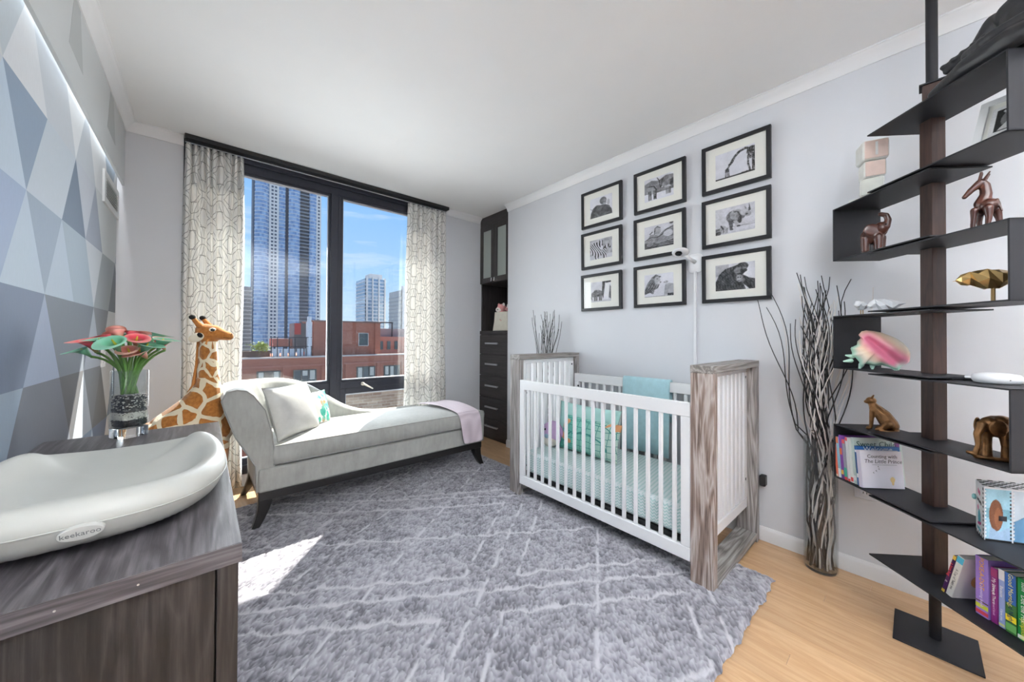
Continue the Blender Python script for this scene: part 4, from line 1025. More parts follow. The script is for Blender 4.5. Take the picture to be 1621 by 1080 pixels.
# ================================================================== framed animal photographs
frm = M('frame_black', (34, 34, 37), .4, 0, .4); matb = M('mat_board', (236, 235, 228), .8, bump=.05, bs=300, bd=.0005)
def px_giraffe():
    r = Ras(96, 70, .86); r.mottle(3, .03)
    blk = .14
    r.poly([(0, 0), (1, 0), (1, .05), (.8, .08), (.55, .05), (.3, .06), (0, .05)], .22)
    r.line([(.93, .80), (.78, .92), (.62, .86), (.50, .72), (.44, .58), (.40, .50)], .038, .55); r.ell(.93, .76, .13, .17, .55); r.poly([(.82, .7), (.99, .72), (1, .45), (.86, .5)], .6)
    for a in ((.84, .62, .88, .08), (.95, .6, .95, .06), (.99, .6, 1.0, .08)): r.line([(a[0], a[1]), (.83 if a[0] < .9 else a[0], .35), (a[2], a[3])], .022, .5)
    r.ell(.385, .50, .05, .035, .5, 1, .6); r.ell(.31, .30, .055, .08, .5); r.line([(.32, .34), (.365, .45)], .022, .5)
    for x in (.275, .31, .35): r.line([(x, .28), (x+.01*(x-.3)*20, .05)], .012, .45)
    m = (r.a[..., 0] < .62) & (r.a[..., 0] > .4)
    g = r.rng.random((r.h//2+1, r.w//2+1)).repeat(2, 0).repeat(2, 1)[:r.h, :r.w]
    r.put(m & (g > .42), .16); r.grain(.06); return r
def px_antelope():
    r = Ras(96, 70, .86); r.poly([(0, .35), (0, .78), (.25, .9), (.5, .8), (.75, .95), (1, .9), (1, .30), (.5, .30)], .52); r.mottle(5, .2); r.poly([(.85, .4), (1, .5), (1, .75), (.9, .7)], .3)
    r.rect(0, 0, 1, .30, .88)
    r.ell(.26, .47, .19, .19, .62); r.poly([(.30, .62), (.50, .72), (.62, .58), (.55, .50), (.36, .42)], .58); r.line([(.14, .66), (.34, .62), (.42, .45), (.38, .12)], .018, .15)
    for x in (.16, .22, .34, .40): r.line([(x, .42), (x+.01, .06)], .022, .3)
    r.ell(.585, .52, .05, .035, .2); r.ell(.62, .50, .03, .025, .85); r.line([(.55, .57), (.53, .78), (.45, .95)], .012, .12); r.line([(.60, .57), (.62, .75), (.66, .85)], .010, .18)
    r.ell(.82, .42, .09, .08, .78); r.ell(.73, .47, .035, .04, .75)
    for x in (.76, .80, .85, .89): r.line([(x, .40), (x, .14)], .013, .35)
    r.grain(.10); return r
def px_rhino():
    r = Ras(96, 70, .80); r.mottle(14, .10); r.line([(0, .25), (1, .22)], .01, .6); r.line([(.1, .62), (.9, .58)], .006, .7)
    r.rect(0, .0, .14, .14, .35); r.rect(0, .16, .12, .24, .45)
    r.ell(.50, .60, .21, .24, .42, 1, .2); r.ell(.55, .66, .17, .19, .62); r.ell(.66, .62, .12, .16, .5); r.ell(.76, .70, .12, .13, .74); r.ell(.83, .60, .08, .09, .62)
    r.poly([(.84, .70), (.86, .98), (.90, .72)], .25); r.poly([(.76, .80), (.75, .93), (.80, .80)], .35)
    r.poly([(.46, .45), (.56, .45), (.62, .22), (.54, .22)], .70); r.poly([(.34, .5), (.46, .44), (.45, .14), (.38, .14)], .38); r.ell(.63, .45, .05, .13, .3); r.ell(.42, .14, .05, .03, .3); r.ell(.60, .23, .05, .03, .35)
    r.line([(.48, .78), (.58, .76), (.66, .56), (.64, .42)], .014, .18); r.ell(.80, .60, .03, .025, .2)
    r.ell(.20, .24, .085, .10, .66); r.ell(.30, .20, .06, .06, .72); r.line([(.15, .34), (.20, .24), (.22, .10)], .018, .25); r.ell(.31, .21, .012, .012, .1)
    for x in (.15, .20, .27, .31): r.line([(x, .18), (x, .05)], .014, .55)
    r.grain(.12); return r
def px_gorilla():
    r = Ras(96, 70, .84); r.mottle(4, .14); r.rect(0, .55, .35, 1, .55, .5)
    r.poly([(0, 0), (0, .32), (.10, .62), (.26, .82), (.50, .90), (.68, .98), (.80, .92), (.80, .70), (.70, .55), (.85, .42), (1, .36), (1, 0)], .30)
    r.ell(.70, .86, .14, .14, .36); r.ell(.58, .72, .10, .11, .52); r.ell(.72, .70, .09, .07, .25); r.ell(.76, .78, .035, .025, .5)
    r.ell(.62, .46, .085, .10, .58); r.ell(.62, .36, .07, .07, .68); r.ell(.59, .46, .016, .02, .1); r.ell(.65, .45, .016, .02, .1); r.line([(.58, .34), (.66, .33)], .008, .2); r.ell(.70, .34, .06, .08, .5)
    r.line([(.46, .62), (.50, .38), (.66, .14), (.88, .10)], .03, .22); r.line([(.10, .1), (.16, .45), (.3, .6)], .02, .2); r.poly([(.72, .2), (.85, .02), (.78, .0)], .9)
    d = np.sin(r.X*90+r.Y*40+np.sin(r.Y*20)*2)*.07; r.a += (d*(r.a[..., 0] < .5))[..., None]; r.grain(.10); return r
def px_orang():
    r = Ras(96, 80, .88); r.mottle(4, .06)
    r.poly([(0, 0), (.04, .25), (.12, .48), (.30, .62), (.50, .56), (.66, .56), (.86, .44), (.97, .22), (1, .0)], .38); r.ell(.60, .76, .15, .18, .46); r.ell(.66, .66, .08, .12, .58); r.ell(.66, .58, .05, .05, .72); r.ell(.63, .70, .015, .015, .12); r.ell(.70, .70, .015, .015, .12)
    r.ell(.83, .62, .06, .14, .62, .6); r.line([(0, .52), (.12, .42)], .010, .4); r.line([(.15, .1), (.2, .42), (.35, .55)], .02, .25); r.line([(.5, .05), (.55, .35), (.7, .5)], .02, .26)
    d = np.sin(r.X*110-r.Y*60+np.sin(r.X*17)*2)*.09; r.a += (d*(r.a[..., 0] < .6))[..., None]; r.grain(.10); return r
def px_zebra():
    r = Ras(96, 84, .70); r.mottle(8, .25); r.rect(0, 0, 1, .2, .8)
    body = Ras(96, 84, 0); body.ell(.26, .52, .26, .34, 1); body.poly([(.3, .7), (.48, .95), (.58, .9), (.60, .6), (.45, .45)], 1); body.poly([(.20, .3), (.55, .30), (.70, .62), (.85, .68), (.90, .5), (.78, .52), (.66, .22), (.40, .12), (.30, .0), (.2, 0)], 1)
    for x in (.3, .4, .62, .7): body.line([(x, .3), (x+.02, 0)], .03, 1)
    mk = body.a[..., 0] > .5; st = (np.sin(r.X*62+np.sin(r.Y*9+r.X*5)*3.0+r.Y*22) > .1)
    r.put(mk, .86); r.put(mk & st, .24); r.ell(.62, .52, .07, .05, .12); r.ell(.90, .50, .035, .04, .12); r.ell(.55, .55, .07, .09, .85); r.grain(.10); return r
def px_eleph():
    r = Ras(96, 84, .84); r.mottle(5, .12); r.poly([(.58, 1), (.72, 1), (.70, .7), (.66, .45), (.62, .15), (.54, .4), (.58, .75)], .32); r.poly([(.72, 1), (1, 1), (1, .92), (.74, .9)], .3); r.poly([(.94, .8), (1, .7), (1, .1), (.88, .2)], .5); r.poly([(.72, .9), (.95, .88), (.86, .1), (.62, .12)], .9)
    r.ell(.34, .42, .24, .18, .52); r.ell(.14, .38, .12, .13, .58); r.ell(.26, .50, .10, .11, .46); r.line([(.08, .38), (.03, .2), (.07, .12)], .028, .55)
    for x in (.20, .30, .44, .52): r.line([(x, .36), (x, .05)], .035, .45)
    r.ell(.13, .42, .014, .014, .1); r.ell(.36, .32, .07, .05, .3); r.rect(0, 0, 1, .06, .8); r.grain(.12); return r
def px_croc():
    r = Ras(96, 74, .80); r.mottle(4, .1)
    r.poly([(0, .30), (.10, .40), (.22, .62), (.34, .60), (.50, .52), (.70, .72), (1, .86), (1, .0), (0, 0)], .58); r.poly([(0, 0), (0, .25), (.25, .3), (.45, .18), (1, .25), (1, 0)], .40)
    r.poly([(.36, .62), (.38, .86), (.46, .92), (.56, .84), (.58, .66), (.50, .55)], .66); r.line([(.36, .6), (.38, .86), (.46, .92), (.56, .84)], .014, .3)
    r.line([(0, .36), (.24, .50), (.46, .44), (.62, .54), (.75, .70), (1, .80)], .012, .2); r.line([(.20, .64), (.28, .72)], .02, .35); r.ell(.93, .96, .07, .05, .4); r.ell(.93, .97, .02, .02, .1)
    r.ell(.82, .55, .16, .14, .8); r.ell(.2, .22, .12, .12, .72, .6)
    for k in range(6): r.line([(.3, .18-.02*k), (1, .28-.045*k)], .007, .25 if k % 2 else .7)
    d = np.sin(r.X*60+r.Y*80)*.04; r.a += d[..., None]; r.grain(.10); return r
def px_lion():
    r = Ras(96, 76, .86); r.mottle(3, .06)
    r.poly([(0, .05), (.02, .35), (.12, .62), (.28, .88), (.42, .98), (.52, .90), (.54, .55), (.46, .30), (.3, .12)], .46); r.ell(.46, .72, .10, .17, .72); r.ell(.53, .60, .06, .06, .80); r.ell(.57, .62, .02, .02, .12); r.ell(.46, .78, .018, .014, .12); r.ell(.55, .86, .04, .03, .45)
    r.poly([(.30, 0), (.36, .30), (.55, .42), (.70, .46), (.80, .30), (.78, .02)], .82); r.poly([(.68, .05), (.72, .5), (.86, .55), (1, .5), (1, .04)], .66); r.ell(.76, .60, .07, .06, .7); r.ell(.69, .60, .015, .015, .15); r.ell(.78, .63, .012, .012, .15)
    r.poly([(0, 0), (.0, .12), (.2, .2), (.4, .05)], .85); r.rect(.80, .0, 1, .12, .25); r.rect(0, 0, 1, .03, .5)
    d = np.sin(r.X*70-r.Y*50+np.sin(r.Y*13)*2)*.09; r.a += (d*(r.a[..., 0] < .6))[..., None]; r.grain(.10); return r
def tone_up(r):
    dk = np.clip((.78-r.a[..., 0])/.3, 0, 1)
    r.mottle(9, .20, dk); r.mottle(20, .20, dk); r.mottle(34, .16, dk); r.a = (r.a-.5)*1.12+.47; r.mottle(6, .06)
    a = r.a.copy(); p = np.pad(a, ((1, 1), (1, 1), (0, 0)), 'edge')
    r.a = a*.5+.125*(p[:-2, 1:-1]+p[2:, 1:-1]+p[1:-1, :-2]+p[1:-1, 2:])
    r.a = np.clip(r.a*np.array((.985, .985, 1.02)), .05, .93)
COLS = [(1.908, 1.517), (1.412, 1.030), (.925, .549)]; ROWS = [(2.422, 2.114), (2.072, 1.764), (1.716, 1.409)]
PICS = [[(px_orang, 'orangutan sitting hunched'), (px_zebra, 'two zebras'), (px_eleph, 'baby elephant beside a larger leg')],
        [(px_antelope, 'horned antelope with its calf'), (px_croc, 'crocodile head close up'), (px_lion, 'lion nuzzling a cub')],
        [(px_giraffe, 'giraffe bending down to its calf'), (px_rhino, 'rhinoceros and calf'), (px_gorilla, 'gorilla cradling its baby')]]
fglass = bpy.data.materials.new('picture_glass'); t = NT(fglass)
fc = t.n('ShaderNodeLayerWeight', {'Blend': .5}).outputs['Facing']
t.out(t.n('ShaderNodeMixShader', {0: t.math('ADD', .03, t.math('MULTIPLY', t.math('POWER', fc, 5.0), .7)), 1: t.n('ShaderNodeBsdfTransparent').outputs[0], 2: t.n('ShaderNodeBsdfGlossy', {'Roughness': .03}).outputs[0]}).outputs[0])
TILT = .022
for ci, (ya, yb) in enumerate(COLS):
    for ri, (zt_, zb) in enumerate(ROWS):
        fn, what = PICS[ci][ri]; ras = fn(); tone_up(ras)
        W_, H_ = ya-yb, zt_-zb
        f0 = thing('picture_frame', 'black framed black-and-white photo of a '+what if not what.startswith('two') else 'black framed black-and-white photo of '+what, 'picture', (XR-.003, (ya+yb)/2, zb), group='framed animal photographs on the right wall', local=True)
        f0.rotation_euler = (0, -TILT, 0)
        h = W_/2; fw_ = .023; d0 = -.022
        for nm, bx in (('frame_rail', (-h, 0, h, fw_)), ('frame_rail', (-h, H_-fw_, h, H_)), ('frame_stile', (-h, fw_, -h+fw_, H_-fw_)), ('frame_stile', (h-fw_, fw_, h, H_-fw_))):
            b = B(); b.box(d0, bx[0], bx[1], 0, bx[2], bx[3]); b.build(nm, frm, f0, local=True, bevel=.0015)
        b = B(); b.box(-.012, -h+fw_, fw_, -.002, h-fw_, H_-fw_); mt = b.build('mat', matb, f0, local=True)
        pw, ph_ = .215, .163; pc = .0; zc = H_/2
        if fn in (px_eleph,): pw, ph_ = .195, .165
        put_print('photo', ras, (-.0128, pw/2+pc, zc-ph_/2), (0, -pw, 0), (0, 0, ph_), f0, local=True)
        b = B(); b.box(-.0168, -h+fw_, fw_, -.0155, h-fw_, H_-fw_); b.build('glass', fglass, f0, local=True)

# wall camera with cable cover, plug, sockets, vent
pl = M('plastic_white', (232, 232, 234), .35)
mc = thing('baby_monitor_camera', 'white baby monitor camera on a wall bracket between the frames', 'camera', (XR, .975, 1.64))
b = B()
prof = [(0.062, 0), (.062, .004), (.055, .010), (.03, .014)]
b.loft([sq(0, 0, 2*r, 2*r, z_, r*.6) for r, z_ in prof]); b.xf(Matrix(((0, 0, -1, XR), (0, .82, 0, .975), (1, 0, 0, 1.685), (0, 0, 0, 1)))); b.build('bracket', pl, mc, smooth=False, ang=40)
b = B(); b.tube([(XR-.01, .975, 1.69), (XR-.06, .99, 1.71), (XR-.10, 1.005, 1.735)], [.013, .011, .010], 10); b.build('arm', pl, mc, smooth=True)
b = B(); hc = Vector((XR-.125, 1.02, 1.745)); Rm = Vector((.25, .1, .96)).to_track_quat('Z', 'Y').to_matrix()
b.ell(hc, (.052, .058, .020), Rm, 20, 12); b.build('head', pl, mc, smooth=True)
b = B(); b.ell(hc+Vector((-.028, .0, -.012)), (.022, .030, .010), Rm, 16, 8); b.build('lens', ey, mc, smooth=True)
b = B(); b.box(XR-.010, .966, .30, XR, .984, 1.632); tag(b.build('cable_cover', pl, bevel=.003), 'white vertical cable cover below the baby monitor camera', 'cable cover')
b = B(); b.box(XR-.045, .575, .325, XR-.001, .605, .385); tag(b.build('wall_plug', M('plug_black', (24, 24, 26), .4), bevel=.005), 'small black plug on the wall behind the crib end', 'plug')
def outlet(name, label, x, y0, y1, z0, z1, sx, m_=pl):
    o_ = thing(name, label, 'outlet', (x, (y0+y1)/2, z0))
    b = B(); b.box(min(x, x+sx*.006), y0, z0, max(x, x+sx*.006), y1, z1); b.build('cover_plate', m_, o_, bevel=.002)
    for k in (.28, .72):
        zc = z0+(z1-z0)*k; yc = (y0+y1)/2; b = B(); b.box(min(x+sx*.006, x+sx*.009), yc-.016, zc-.013, max(x+sx*.006, x+sx*.009), yc+.016, zc+.013); s_ = b.build('socket', m_, o_, bevel=.001)
        for q in (-.006, .006):
            b = B(); b.box(min(x+sx*.0088, x+sx*.0094), yc+q-.0012, zc-.005, max(x+sx*.0088, x+sx*.0094), yc+q+.0012, zc+.005); b.build('slot', ey, s_)
outlet('wall_outlet', 'white wall outlet on the patterned wall behind the flowers', XL, 3.03, 3.13, 1.0, 1.13, 1)
outlet('wall_outlet', 'grey wall outlet low on the wall between twig vase and shelf', XR, .13, .21, .385, .50, -1, M('plate_grey', (196, 197, 202), .45))
vt = thing('wall_vent', 'white metal air vent grille high on the patterned wall', 'vent', (XL, 3.235, 1.94))
vmt = M('vent_white', (206, 207, 206), .4)
b = B(); y0, y1, z0, z1 = 3.015, 3.455, 1.94, 2.125; w = .035
for q in ((y0, z0, y1, z0+w), (y0, z1-w, y1, z1), (y0, z0+w, y0+w*1.3, z1-w), (y1-w*1.3, z0+w, y1, z1-w)): b.box(XL, q[0], q[1], XL+.010, q[2], q[3])
b.build('frame', vmt, vt)
b = B(); b.box(XL+.0005, y0+w, z0+w, XL+.001, y1-w, z1-w); b.build('duct_shade_sheet', M('duct_dark', (50, 48, 46), .8), vt)  # flat dark sheet behind the louvres, duct shade put into its colour
for k in range(7):
    zc = z0+w+(z1-z0-2*w)*(k+.5)/7; b = B(); b.obox((XL+.006, (y0+y1)/2, zc), (.010, y1-y0-2.6*w, .0025), Matrix.Rotation(.7, 3, 'Y')); b.build('louvre', vmt, vt)
# ================================================================== column bookshelf
AU = math.radians(44); PP = Vector((2.18, -.045, 0)); EU = Vector((-math.cos(AU), -math.sin(AU), 0)); EV = Vector((math.sin(AU), -math.cos(AU), 0))
def S(u, v, z=0): return PP+EU*u+EV*v+Vector((0, 0, z))
steel = M('shelf_steel', (34, 34, 38), .55, .1, .35, bump=.03, bs=400, bd=.0005)
walnut = wood('column_walnut', (44, 28, 23), (74, 49, 40), 'z', 4, .5, bump=.05)
sh = thing('column_bookshelf', 'column bookshelf of folded black steel shelves on a dark wood post', 'bookshelf', (PP.x, PP.y, 0))
b = B(); b.box(2.058, -.155, 0, 2.288, .066, .006); b.build('base_plate', steel, sh, bevel=.002)
b = B(); b.cyl((PP.x, PP.y, .006), (PP.x, PP.y, .30), .0165, n=24); b.build('pole', steel, sh)
b = B(); b.cyl((PP.x, PP.y, 2.19), (PP.x, PP.y, ZC), .0165, n=24); b.build('pole', steel, sh)
ZL = dict(A=2.051, B=1.795, C=1.540, D=1.284, E=1.028, F=.770, G=.511, H=.263); TH = .005; GAP = .012
ztop = {k: (v+GAP+TH if k in 'BCDEFG' else v+TH) for k, v in ZL.items()}
lv = 'HGFEDCBA'
for a_, c_ in zip(lv[:-1], lv[1:]):
    z0, z1 = ztop[a_], ZL[c_]
    b = B(); b.prism([S(-.022, -.026, z0), S(.024, -.026, z0), S(.024, .024, z0), S(-.022, .024, z0)], (0, 0, z1-z0)); b.build('post_block', walnut, sh, bevel=.0015)
b = B(); b.box(PP.x-.028, PP.y-.028, ztop['A'], PP.x+.026, PP.y+.026, 2.190); b.build('post_block', walnut, sh, bevel=.0015)
b = B(); b.box(PP.x-.034, PP.y-.034, 2.190, PP.x+.034, PP.y+.034, 2.196); b.build('post_cap', steel, sh)
def folded(side, top, bot):
    u0, u1 = (-.282, .142) if side == 'L' else (-.100, .362 if bot != 'H' else .445); v0, v1 = -.155, .053
    zt = ZL[top] if top == 'A' or True else 0; zb = ZL[bot]+GAP if bot != 'H' else ZL[bot]
    b = B()
    b.prism([S(u0, v0, zt), S(u1, v0, zt), S(u1, v1, zt), S(u0, v1, zt)], (0, 0, TH))
    b.prism([S(u0, v0, zb), S(u1, v0, zb), S(u1, v1, zb), S(u0, v1, zb)], (0, 0, TH))
    pu = u0 if side == 'L' else u1; d = TH if side == 'L' else -TH
    b.prism([S(pu, v0, zb), S(pu+d, v0, zb), S(pu+d, v1, zb), S(pu, v1, zb)], (0, 0, zt-zb+TH))
    b.build('folded_shelf', steel, sh)
for s_, a_, c_ in (('R', 'A', 'B'), ('L', 'B', 'C'), ('R', 'C', 'D'), ('L', 'D', 'E'), ('R', 'E', 'F'), ('L', 'F', 'G'), ('R', 'G', 'H')): folded(s_, a_, c_)
TOPZ = lambda side, k: ZL[k]+TH if (k == 'A' or (side, k) in (('L', 'B'), ('R', 'C'), ('L', 'D'), ('R', 'E'), ('L', 'F'), ('R', 'G'), ('R', 'H'))) else ZL[k]+GAP+TH
def item(name, label, cat, p, rz=-PI/2, group=None): return thing(name, label, cat, p, rz, group, local=True)
# local frame of the figurines: X right as seen from the crib side, Y away, Z up

# --- seated statue on the top shelf
blk = M('statue_black', (30, 30, 33), .45, .1, .5, var=.25, vs=18, bump=.25, bs=30, bd=.006)
bu = item('buddha_statue', 'black cross-legged buddha statue on the top shelf', 'statue', S(.300, -.035, TOPZ('R', 'A')+.001), AU+PI+PI)
# here local X runs along the shelf (away from the wall), local -Y faces the room
Lc = lambda u, v, z: (u, v, z)
bu.rotation_euler = (0, 0, math.atan2(EU.y, EU.x))   # local X = EU, local Y = EV
def Q(u, v, z): return (u, v, z)      # local Y axis is EV
b = B()
b.chain([(*Q(-.178, -.078, .022), .019), (*Q(-.06, -.100, .032), .030), (*Q(.06, -.095, .030), .026)]); b.chain([(*Q(.150, -.075, .030), .030), (*Q(.05, -.095, .040), .032), (*Q(-.06, -.100, .042), .024)])
b.chain([(*Q(-.165, -.072, .026), .022), (*Q(-.06, .03, .045), .045)]); b.chain([(*Q(.150, -.070, .035), .030), (*Q(.06, .03, .045), .045)])
b.ell(Q(0, .025, .06), (.10, .07, .06)); b.ell(Q(0, .02, .14), (.075, .052, .09)); b.ell(Q(0, .02, .195), (.092, .048, .045))
b.chain([(*Q(-.088, .02, .20), .030), (*Q(-.118, -.005, .125), .026), (*Q(-.075, -.075, .085), .020), (*Q(-.01, -.105, .078), .016)])
b.chain([(*Q(.088, .02, .20), .030), (*Q(.118, -.005, .125), .026), (*Q(.075, -.075, .085), .020), (*Q(.01, -.105, .080), .016)])
b.chain([(*Q(0, .018, .225), .026), (*Q(0, .012, .255), .024)]); b.ell(Q(0, .008, .295), (.042, .048, .055)); b.ell(Q(0, .02, .350), (.022, .022, .02))
b.ell(Q(0, -.042, .288), (.008, .012, .014)); b.ell(Q(-.043, .012, .287), (.006, .012, .024)); b.ell(Q(.043, .012, .287), (.006, .012, .024))
b.ell(Q(0, .02, .012), (.15, .085, .012))
o = b.build('body', blk, bu, local=True); remesh(o, .0045, 3)
b = B()
for k in range(9): b.ell(Q(-.150+.012*k, -.075+.003*k+.006*(k % 2), .100+.0035*k), (.010, .013, .010))
b.chain([(*Q(-.148, -.065, .086), .013), (*Q(-.06, -.03, .115), .018)])
o = b.build('robe_sleeve', blk, bu, local=True); remesh(o, .004, 2)

# --- white photo frame
wfr = M('photo_frame_white', (232, 232, 232), .45); z0 = TOPZ('R', 'B')
pf_ = thing('tabletop_picture', 'white photo frame leaning back on the upper right shelf', 'photo frame', S(.22, -.03, z0))
Mf = frame4(S(.285, -.070, z0+.002), EU*.92+EV*.38, Vector((0, 0, 1))*.92+EV*.42)
W2, H2, fw_ = .15, .19, .02
def fbox(x0, y0, z0_, x1, y1, z1):
    b = B(); b.box(x0, y0, z0_, x1, y1, z1); b.xf(Mf); return b
for q in ((-W2/2, 0, W2/2, fw_), (-W2/2, H2-fw_, W2/2, H2), (-W2/2, fw_, -W2/2+fw_, H2-fw_), (W2/2-fw_, fw_, W2/2, H2-fw_)):
    fbox(q[0], q[1], -.006, q[2], q[3], .006).build('frame_side', wfr, pf_, bevel=.001)
fbox(-W2/2+fw_, fw_, -.005, W2/2-fw_, H2-fw_, 0).build('mat', matb, pf_)
r = Ras(48, 60, .9); r.rect(.12, .12, .88, .88, .2); r.ell(.5, .5, .25, .3, .5); r.poly([(.2, .15), (.8, .15), (.6, .5), (.4, .4)], .85); r.line([(.3, .8), (.7, .4)], .03, .8); r.grain(.08)
put_print('photo', r, Mf@Vector((-.045, .04, .001)), Mf.to_3x3()@Vector((.09, 0, 0)), Mf.to_3x3()@Vector((0, .11, 0)), pf_)

# --- stacked soft blocks
felt = dict(pink=M('felt_pink', (226, 202, 190), .95, 0, .1, var=.05, vs=30, bump=.3, bs=150, bd=.003), cream=M('felt_cream', (222, 220, 214), .95, 0, .1, var=.05, vs=30, bump=.3, bs=150, bd=.003), grey=M('felt_grey', (204, 204, 196), .95, 0, .1, var=.05, vs=30, bump=.3, bs=150, bd=.003))
zb_ = TOPZ('L', 'B'); white_l = M('felt_white', (240, 238, 234), .9)
b = B(); Rz = Matrix.Rotation(-.15, 3, 'Z'); b.obox(S(-.185, -.088, zb_+.0065), (.085, .10, .011), Rz); tag(b.build('block_tray', felt['cream'], bevel=.003), 'thin cream felt slab under the stacked soft blocks', 'tray')
def block(label, c, s_, ry, m1, m2, txt=None, side_txt=None):
    t0 = thing('soft_block', label, 'block', (c[0], c[1], c[2]-s_/2), ry, group='soft fabric blocks in a stack', local=True)
    b = B(); h = s_/2; b.box(-h, -h, 0, h, h, s_); b.build('cube', m2, t0, local=True, bevel=s_*.14, seg=4)
    b = B(); b.box(-h*.86, -h-.0015, s_*.07, h*.86, -h+.004, s_*.93); b.build('front_face', m1, t0, local=True, bevel=.0015)
    if txt: text_obj(txt, s_*.95, frame4((0, -h-.002, s_*.47), (1, 0, 0), (0, 0, 1)), white_l, t0, 'numeral', .0008, local=True)
    if side_txt: text_obj(side_txt, s_*.8, frame4((-h-.001, 0, s_*.47), (0, -1, 0), (0, 0, 1)), white_l, t0, 'numeral', .0008, local=True)
bp = S(-.165, -.080, 0)
rb_ = -PI/2+.16
block('grey felt block with a pale side, bottom of the soft block stack', (bp.x, bp.y, zb_+.0125+.040), .078, rb_-.12, felt['grey'], felt['cream'], None, '2')
block('small pink felt block in the middle of the stack', (bp.x, bp.y, zb_+.0915+.038), .074, rb_+.18, felt['pink'], felt['cream'])
block('large pink felt block with a white 1, top of the stack', (bp.x, bp.y, zb_+.1665+.045), .088, rb_+.22, felt['pink'], felt['cream'], '1')

# --- carved wooden animals
rw_ = M('carved_rosewood', (66, 34, 25), .28, 0, .5, var=.25, vs=25)
z0 = TOPZ('L', 'C')
el = item('elephant_figurine', 'carved dark wood elephant with raised trunk', 'figurine', S(-.115, -.115, z0))
b = B()
b.ell((-.008, .0, .070), (.038, .034, .036)); b.ell((.020, -.006, .096), (.025, .024, .028)); 
for x, y in ((-.028, -.016), (-.028, .018), (.012, -.018), (.020, .016)): b.chain([(x, y, .06, .016), (x, y, .008, .013)])
b.chain([(.034, -.014, .098, .015), (.042, -.018, .124, .011), (.036, -.018, .146, .010), (.020, -.018, .154, .009)])
o = b.build('body', rw_, el, local=True); remesh(o, .0022, 3)
for y, q in ((-.028, 1), (.020, -1)):
    b = B(); b.ell((-.006 if y < 0 else .016, y*1.2, .090), (.028, .004, .026), Matrix.Rotation(.5*q, 3, 'Z')); b.build('ear', rw_, el, smooth=True, local=True)
b = B(); b.ell((.036, -.028, .106), (.003, .003, .003)); b.build('eye', ey, el, local=True)
z0 = TOPZ('R', 'C')
gf = item('giraffe_figurine', 'carved dark wood giraffe figurine looking left', 'figurine', S(.255, -.105, z0))
b = B()
b.ell((.010, .008, .072), (.026, .034, .024), Matrix.Rotation(.2, 3, 'Y'))
b.chain([(-.018, -.006, .062, .010), (-.020, -.006, .035, .007), (-.022, -.006, .004, .006)]); b.chain([(.008, -.022, .060, .012), (.009, -.024, .030, .008), (.006, -.024, .004, .006)])
b.chain([(.026, .018, .062, .012), (.032, .020, .030, .008), (.034, .020, .004, .006)]); b.chain([(-.004, .030, .062, .010), (-.006, .030, .030, .007), (-.006, .030, .004, .006)])
b.chain([(-.002, .002, .082, .019), (.006, .004, .110, .014), (.004, .004, .140, .012), (-.004, .002, .152, .012)]); b.chain([(-.004, .002, .152, .013), (-.024, -.002, .132, .009), (-.038, -.004, .112, .0065)])
b.chain([(.026, -.01, .085, .004), (.034, -.016, .045, .003)])
o = b.build('body', rw_, gf, local=True); remesh(o, .0021, 3)
for k, (x, y) in enumerate(((.002, -.010), (.004, .012))):
    b = B(); b.chain([(x, y, .158, .004), (x+.010, y*1.4, .178, .002)]); b.build('ear', rw_, gf, smooth=True, local=True)
    b = B(); b.chain([(x-.010, y*.6, .160, .0032), (x-.006, y*.7, .182, .0034)]); b.build('horn', rw_, gf, smooth=True, local=True)

# --- faceted birds
gold = M('bird_gold', (196, 164, 108), .32, .8); wbird = M('bird_white', (232, 233, 235), .5); brass = M('bird_leg_brass', (170, 140, 96), .35, .8)
def facet_bird(name, label, p, rz, s_, m1, legs, group=None, head_up=.0):
    t0 = thing(name, label, 'figurine', p, rz, group, local=True)
    secs = [(-1.0, .00, .05, .05), (-.86, .02, .22, .24), (-.62, .05+head_up, .34, .36), (-.40, .03+head_up*.5, .36, .38), (-.12, -.02, .48, .52), (.25, -.04, .46, .44), (.62, .02, .30, .24), (1.0, .10, .12, .06)]
    rings = []
    for k, (x, z, ry, rz_) in enumerate(secs):
        rings.append([(x*s_, ry*s_*math.cos(2*PI*j/6+(.5 if k % 2 else 0)), (legs+.42*s_)/1+z*s_+rz_*s_*math.sin(2*PI*j/6+(.5 if k % 2 else 0))) for j in range(6)])
    vs = [q for r_ in rings for q in r_]; fs = []
    for i in range(len(secs)-1):
        for j in range(6):
            a_ = i*6+j; c_ = i*6+(j+1) % 6; fs += [(a_, c_, c_+6), (a_, c_+6, a_+6)]
    fs += [tuple(range(5, -1, -1)), tuple(range(42, 48))]
    b = B(); b.add(vs, fs); o = b.build('body', m1, t0, local=True, ang=5)
    for y in (-.10, .10):
        b = B(); b.cyl((.08*s_, y*s_, legs+.22*s_), (.08*s_, y*s_, 0), .045*s_, n=8); b.build('leg', brass, t0, local=True)
    b = B(); b.chain([(-.97*s_, 0, legs+.42*s_, .025*s_), (-1.10*s_, 0, legs+.39*s_, .008*s_)], 6); b.build('beak', m1 if m1 is gold else brass, t0, local=True)
facet_bird('bird_figurine', 'gold faceted bird figurine behind the steel side panel', S(.245, -.075, TOPZ('R', 'D')), -PI/2+.15, .072, gold, .050)
facet_bird('bird_figurine', 'white faceted bird facing left, tail towards the post', S(-.115, -.070, TOPZ('L', 'D')), -PI/2+.25, .058, wbird, .014, head_up=.10)
facet_bird('bird_figurine', 'white faceted bird facing forward at the shelf end', S(-.215, -.085, TOPZ('L', 'D')), -PI/2+1.15, .042, wbird, .026, head_up=.14)

